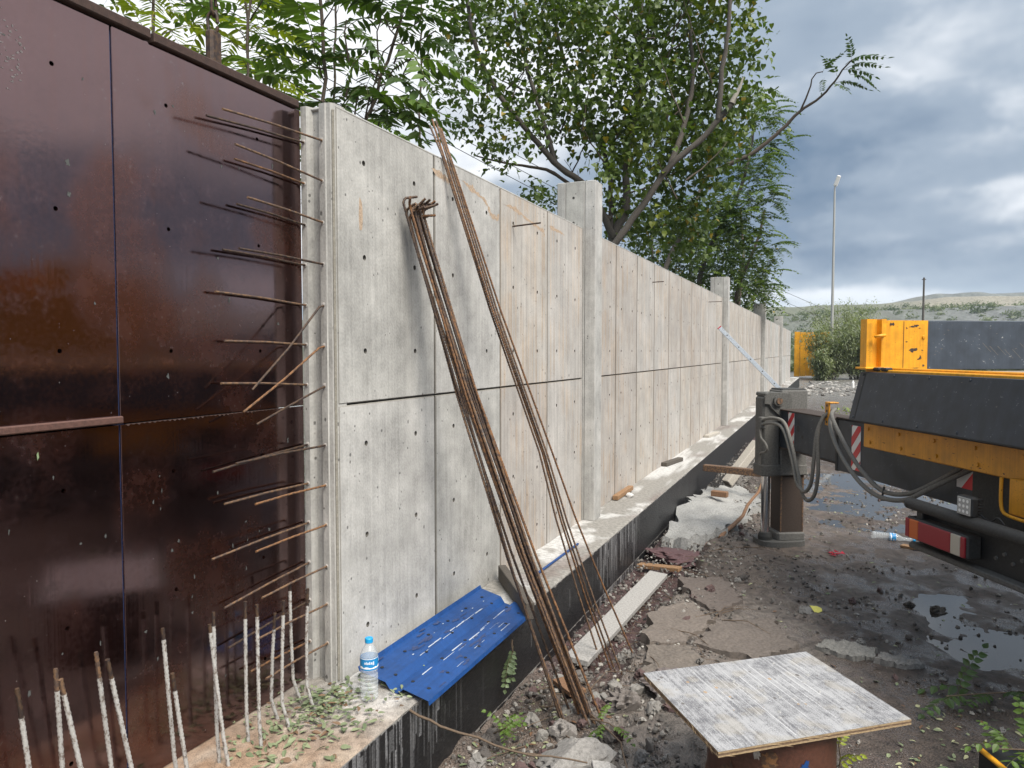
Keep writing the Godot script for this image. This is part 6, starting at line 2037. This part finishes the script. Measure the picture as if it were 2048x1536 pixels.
	for f in [[-2.70, 3.66, -4.38, -2.32, 3.70, -4.60], [-2.84, 3.38, -4.20, -2.55, 3.25, -4.41], [-2.87, 3.56, -4.30, -2.32, 3.31, -4.31], [-2.80, 3.59, -4.01, -2.93, 3.39, -3.93], [-2.85, 3.41, -4.09, -2.93, 3.20, -3.81], [-2.74, 4.02, -4.60, -2.53, 4.12, -4.73], [-2.94, 3.98, -4.40, -2.65, 3.85, -4.66], [-2.79, 3.79, -4.35, -2.47, 3.48, -4.26], [-2.82, 3.45, -4.21, -2.69, 3.13, -4.24], [-2.69, 3.99, -4.73, -2.45, 3.71, -4.74], [-2.78, 3.38, -4.33, -2.39, 3.08, -4.26], [-2.98, 3.84, -4.05, -2.71, 3.59, -4.11]]:
		var a := V(f[0], f[1], f[2])
		var b := V(f[3], f[4], f[5])
		var p := part(host, "frond", kinds["leaf_mid" if rng.randf() < 0.5 else "leaf_dark"][rng.randi_range(0, 3)], M.leaf)
		p.transform = Transform3D(Basis.looking_at((b - a).normalized(), Vector3.UP).scaled(Vector3.ONE * a.distance_to(b) * 1.15), a - host.position)
		limb(host, "twig", [V(-3.0, a.y - 0.25, a.z - 0.05) - host.position, a.lerp(V(-3.0, a.y - 0.25, a.z), 0.4) - host.position + V(0, 0.05, 0), a - host.position], 0.007, 0.004, M.bark_dark)

func build_bushes() -> void:
	rng.seed = 202
	var slim := slim_leaf(0.11)
	var k := 0
	for b in [["willowy pale green bush at the foot of the lamp post", -0.1, -45.5, 1.7, 3.5], ["tall willowy bush right of the lamp post behind the truck's corner", 1.5, -46.5, 1.6, 3.7], ["low grey-green bush between the end of the wall and the lamp post", -0.5, -44.0, 0.7, 1.7], ["far pale bush behind the lamp post, above the others", 0.8, -58.0, 2.4, 5.4]]:
		var o := thing("bush", b[0], "bush", V(b[1], 0, b[2]))
		var places := []
		var tint := []
		for s in int(46 * b[3]):
			var a := rng.randf() * TAU
			var lean := rng.randf_range(0.05, 0.75)
			var h: float = b[4] * rng.randf_range(0.55, 1.0)
			var root: Vector3 = V(cos(a), 0, sin(a)) * b[3] * 0.3 * rng.randf()
			var tip: Vector3 = root + V(cos(a) * lean * b[3] * 1.3, h, sin(a) * lean * b[3] * 1.3)
			var mid: Vector3 = root.lerp(tip, 0.55) + V(0, h * 0.12, 0)
			if s % 3 == 0:
				limb(o, "stem", [root, mid, tip], 0.02, 0.006, M.bark_dark)
			for q in 70:
				var t := rng.randf_range(0.08, 1.0)
				var p: Vector3 = root.lerp(mid, t * 2.0) if t < 0.5 else mid.lerp(tip, t * 2.0 - 1.0)
				var sz := rng.randf_range(0.16, 0.30)
				places.append(Transform3D((Basis(Vector3.UP, rng.randf() * TAU) * Basis(Vector3.RIGHT, rng.randf_range(-0.9, 0.7))).scaled(V(sz, sz, sz)), p + V(rng.randfn(0, 0.13), rng.randfn(0, 0.13), rng.randfn(0, 0.13))))
				tint.append(Color(0.13, 0.155, 0.075).lerp(Color(0.33, 0.36, 0.23), rng.randf()))
		scatter(o, "crown", slim, M.leaf, places, tint)
		k += 1
	# scrub on the plain before the hills
	var g := G.new()
	for q in 70:
		var d := V(rng.randfn(0, 0.5), absf(rng.randfn(0.3, 0.35)), rng.randfn(0, 0.5))
		g.flat(d, d + V(rng.randfn(0, 0.2), rng.randfn(0, 0.2), rng.randfn(0, 0.2)), d + V(rng.randfn(0, 0.2), rng.randfn(0, 0.2), rng.randfn(0, 0.2)), V(0, 1, 0))
	var shrub := g.done()
	var places := []
	var tint := []
	for q in 2600:
		var z := -62.0 - 270.0 * pow(rng.randf(), 1.3)
		var x := rng.randf_range(-0.25, 0.62) * -z
		var s := rng.randf_range(0.9, 2.6) * (1.0 if z < -85 else 0.7)
		places.append(Transform3D(Basis(Vector3.UP, rng.randf() * TAU).scaled(V(s, s * 0.8, s)), V(x, (hill_y(x, z) if z < -72 else 0.0) - 0.1, z)))
		tint.append(Color(0.075, 0.10, 0.04).lerp(Color(0.19, 0.215, 0.115), rng.randf()))
	var sc := scatter(self, "scrub", shrub, M.leaf, places, tint)
	tag(sc, "grey-green scrub covering the plain before the hills", "scrub")
	# low weeds on the yard beyond the outrigger
	places = []
	tint = []
	for q in 700:
		var x := rng.randfn(1.6, 0.8)
		var z := rng.randfn(-19.5, 1.2)
		var sz := rng.randf_range(0.05, 0.14)
		places.append(Transform3D((Basis(Vector3.UP, rng.randf() * TAU) * Basis(Vector3.RIGHT, rng.randf_range(0.0, 1.2))).scaled(V(sz, sz, sz)), V(x, 0.02 + 0.12 * rng.randf(), z)))
		tint.append(Color(0.13, 0.19, 0.03).lerp(Color(0.26, 0.30, 0.06), rng.randf()))
	sc = scatter(self, "weeds", slim_leaf(0.25), M.leaf, places, tint)
	tag(sc, "bright green weeds growing on the yard beyond the outrigger", "weeds")

func build_leaves() -> void:
	rng.seed = 303
	var oval := slim_leaf(0.21)
	var greens := [Color(0.085, 0.115, 0.055), Color(0.22, 0.25, 0.14)]
	var lay := func(x: float, y: float, z: float, s: float) -> Transform3D:
		return Transform3D((Basis(Vector3.UP, rng.randf() * TAU) * Basis(Vector3.RIGHT, rng.randf_range(-0.15, 0.35)) * Basis(Vector3.BACK, rng.randfn(0, 0.3))).scaled(V(s, s, s)), V(x, y, z))
	var places := []
	var tint := []
	for k in 560:       # on the footing, heaped at the wall's corner
		var near := rng.randf() < 0.8
		var x := rng.randfn(-1.68, 0.11) if near else rng.randf_range(-1.85, -1.42)
		var z := rng.randfn(-2.08, 0.16) if near else rng.randf_range(-2.6, -1.2)
		if x > -1.41 or (z < -2.27 and x < -1.73):
			continue
		places.append(lay.call(x, FOOT_TOP + 0.006 + 0.022 * rng.randf() * exp(-pow((z + 2.15) / 0.2, 2.0)), z, rng.randf_range(0.016, 0.042)))
		tint.append(greens[0].lerp(greens[1], rng.randf()) if rng.randf() < 0.86 else Color(0.15, 0.09, 0.05))
	var sc := scatter(self, "leaf_litter", oval, M.dry_leaf, places, tint)
	tag(sc, "wilted green leaves heaped on the footing at the wall's near corner", "leaves")
	places = []
	tint = []
	for k in 1150:
		var z := -1.7 - 8.0 * pow(rng.randf(), 1.8)
		var x := rng.randf_range(-1.35, 1.6)
		if rng.randf() < 0.3:
			x = rng.randfn(0.55, 0.25)
			z = rng.randfn(-3.0, 0.5)
		elif rng.randf() < 0.3:
			x = rng.randf_range(-1.36, -0.8)
			z = rng.randf_range(-3.4, -2.1)
		places.append(lay.call(x, ground_y(x, z) + 0.007, z, rng.randf_range(0.012, 0.04)))
		var c: Color = greens[0].lerp(greens[1], rng.randf())
		if rng.randf() < 0.25:
			c = Color(0.30, 0.30, 0.17)
		elif rng.randf() < 0.12:
			c = Color(0.14, 0.075, 0.04)
		tint.append(c)
	sc = scatter(self, "fallen_leaves", oval, M.dry_leaf, places, tint)
	tag(sc, "small fallen leaves scattered over the mud and rubble", "leaves")
	var p := solo("yellow_leaf", broad_leaf(), mat(Color(0.62, 0.56, 0.12), 0.6), "single bright yellow leaf on the mud behind the plywood table", "leaf")
	p.transform = Transform3D(Basis.from_euler(V(0.3, 1.0, 0.2)).scaled(V(0.075, 0.075, 0.075)), gp(-0.035, -4.93, 0.02))
	p = solo("stuck_leaf", slim_leaf(0.4), mat(Color(0.26, 0.34, 0.18), 0.6), "small pale green leaf stuck to the lower left formwork board", "leaf")
	p.transform = Transform3D(Basis.from_euler(V(0.5, 0.6, 1.45)).scaled(V(0.035, 0.035, 0.035)), V(FORM + 0.004, 1.365, -1.228))
	# leafy branches broken off and lying about: [label, base, tip, frond count, frond length]
	var kinds := {}
	for l in LEAVES:
		kinds[l] = [frond_mesh(6, 0.19, 0.058, 0.25, 11, LEAVES[l]), frond_mesh(5, 0.20, 0.062, 0.4, 12, LEAVES[l]), frond_mesh(7, 0.18, 0.055, 0.1, 13, LEAVES[l])]
	for b in [["leafy branch with round leaflets lying in the right bottom corner", V(1.0, 0.06, -4.05), V(0.52, 0.07, -3.78), 7, 0.24, "leaf_dark"],
		["leafy spray lying over the dark crate's corner", V(0.80, 0.18, -3.15), V(0.60, 0.19, -3.10), 7, 0.19, "leaf_mid"],
		["green sprig hanging down the black face of the footing below the blue sheet", V(-1.37, 0.26, -3.13), V(-1.36, 0.20, -3.10), 3, 0.17, "leaf_pale"],
		["low leafy weed growing at the foot of the black footing", V(-1.30, 0.0, -2.74), V(-1.20, 0.08, -2.70), 6, 0.12, "leaf_mid"],
		["small green sprig at the feet of the hooked bars", V(-0.92, 0.05, -2.95), V(-0.80, 0.06, -2.92), 4, 0.12, "leaf_mid"],
		["green shoot standing against the rusty drum", V(0.05, 0.0, -2.90), V(0.06, 0.20, -2.90), 4, 0.13, "leaf_bright"],
		["flattened leafy sprig on the mud right of the drum", V(0.28, 0.02, -3.0), V(0.44, 0.02, -3.08), 4, 0.16, "leaf_pale"]]:
		var o := thing("leafy_sprig", b[0], "branch", b[1])
		var d: Vector3 = b[2] - b[1]
		limb(o, "stem", [Vector3.ZERO, d * 0.5 + V(0, 0.015, 0), d], 0.004, 0.002, M.twig)
		for k in b[3]:
			var a := rng.randf() * TAU
			var out: Vector3 = (d.normalized() * 0.7 + V(cos(a), rng.randf_range(-0.15, 0.4), sin(a)) * 0.8).normalized()
			if b[1].x < -1.3:
				out = V(absf(out.x) * 0.35, -absf(out.y) - 0.45, out.z).normalized()
			var q := part(o, "frond", kinds[b[5]][k % 3], M.leaf)
			q.transform = Transform3D(Basis.looking_at(out, Vector3.UP).scaled(Vector3.ONE * b[4] * rng.randf_range(0.8, 1.15)), d * lerpf(0.3, 1.0, float(k) / b[3]))

# ------------------------------------------------------------------ all of it

func _ready() -> void:
	var cam := Camera3D.new()
	cam.name = "camera"
	cam.position = V(0, 1.65, 0)
	cam.rotation_degrees = V(-2.606, 23.7, 0)
	cam.fov = 55.816
	cam.near = 0.05
	cam.far = 3000.0
	add_child(cam)
	cam.current = true
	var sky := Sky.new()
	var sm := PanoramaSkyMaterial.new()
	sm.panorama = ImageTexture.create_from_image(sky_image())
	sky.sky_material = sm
	var env := Environment.new()
	env.background_mode = Environment.BG_SKY
	env.sky = sky
	env.background_energy_multiplier = 1.0
	env.tonemap_mode = Environment.TONE_MAPPER_LINEAR
	env.tonemap_exposure = 1.9
	env.fog_enabled = true
	env.fog_density = 0.00035
	env.fog_light_color = Color(0.80, 0.86, 0.93)
	env.sdfgi_enabled = true
	env.ssao_enabled = true
	env.ssil_enabled = true
	var we := WorldEnvironment.new()
	we.name = "environment"
	we.environment = env
	add_child(we)
	var sun := DirectionalLight3D.new()
	sun.name = "sun"
	sun.light_color = Color(1.0, 0.97, 0.92)
	sun.light_energy = 0.88
	sun.light_angular_distance = 30.0
	sun.shadow_enabled = true
	sun.rotation_degrees = V(-52, 55, 0)
	add_child(sun)

	hn.seed = 3
	hn.frequency = 0.35
	hn.fractal_octaves = 3
	materials()
	build_ground()
	build_hills()
	build_footing()
	build_wall()
	build_formwork()
	build_truck()
	build_rebar()
	build_blue_sheet()
	build_clutter()
	build_yard()
	build_trees()
	build_bushes()
	build_leaves()
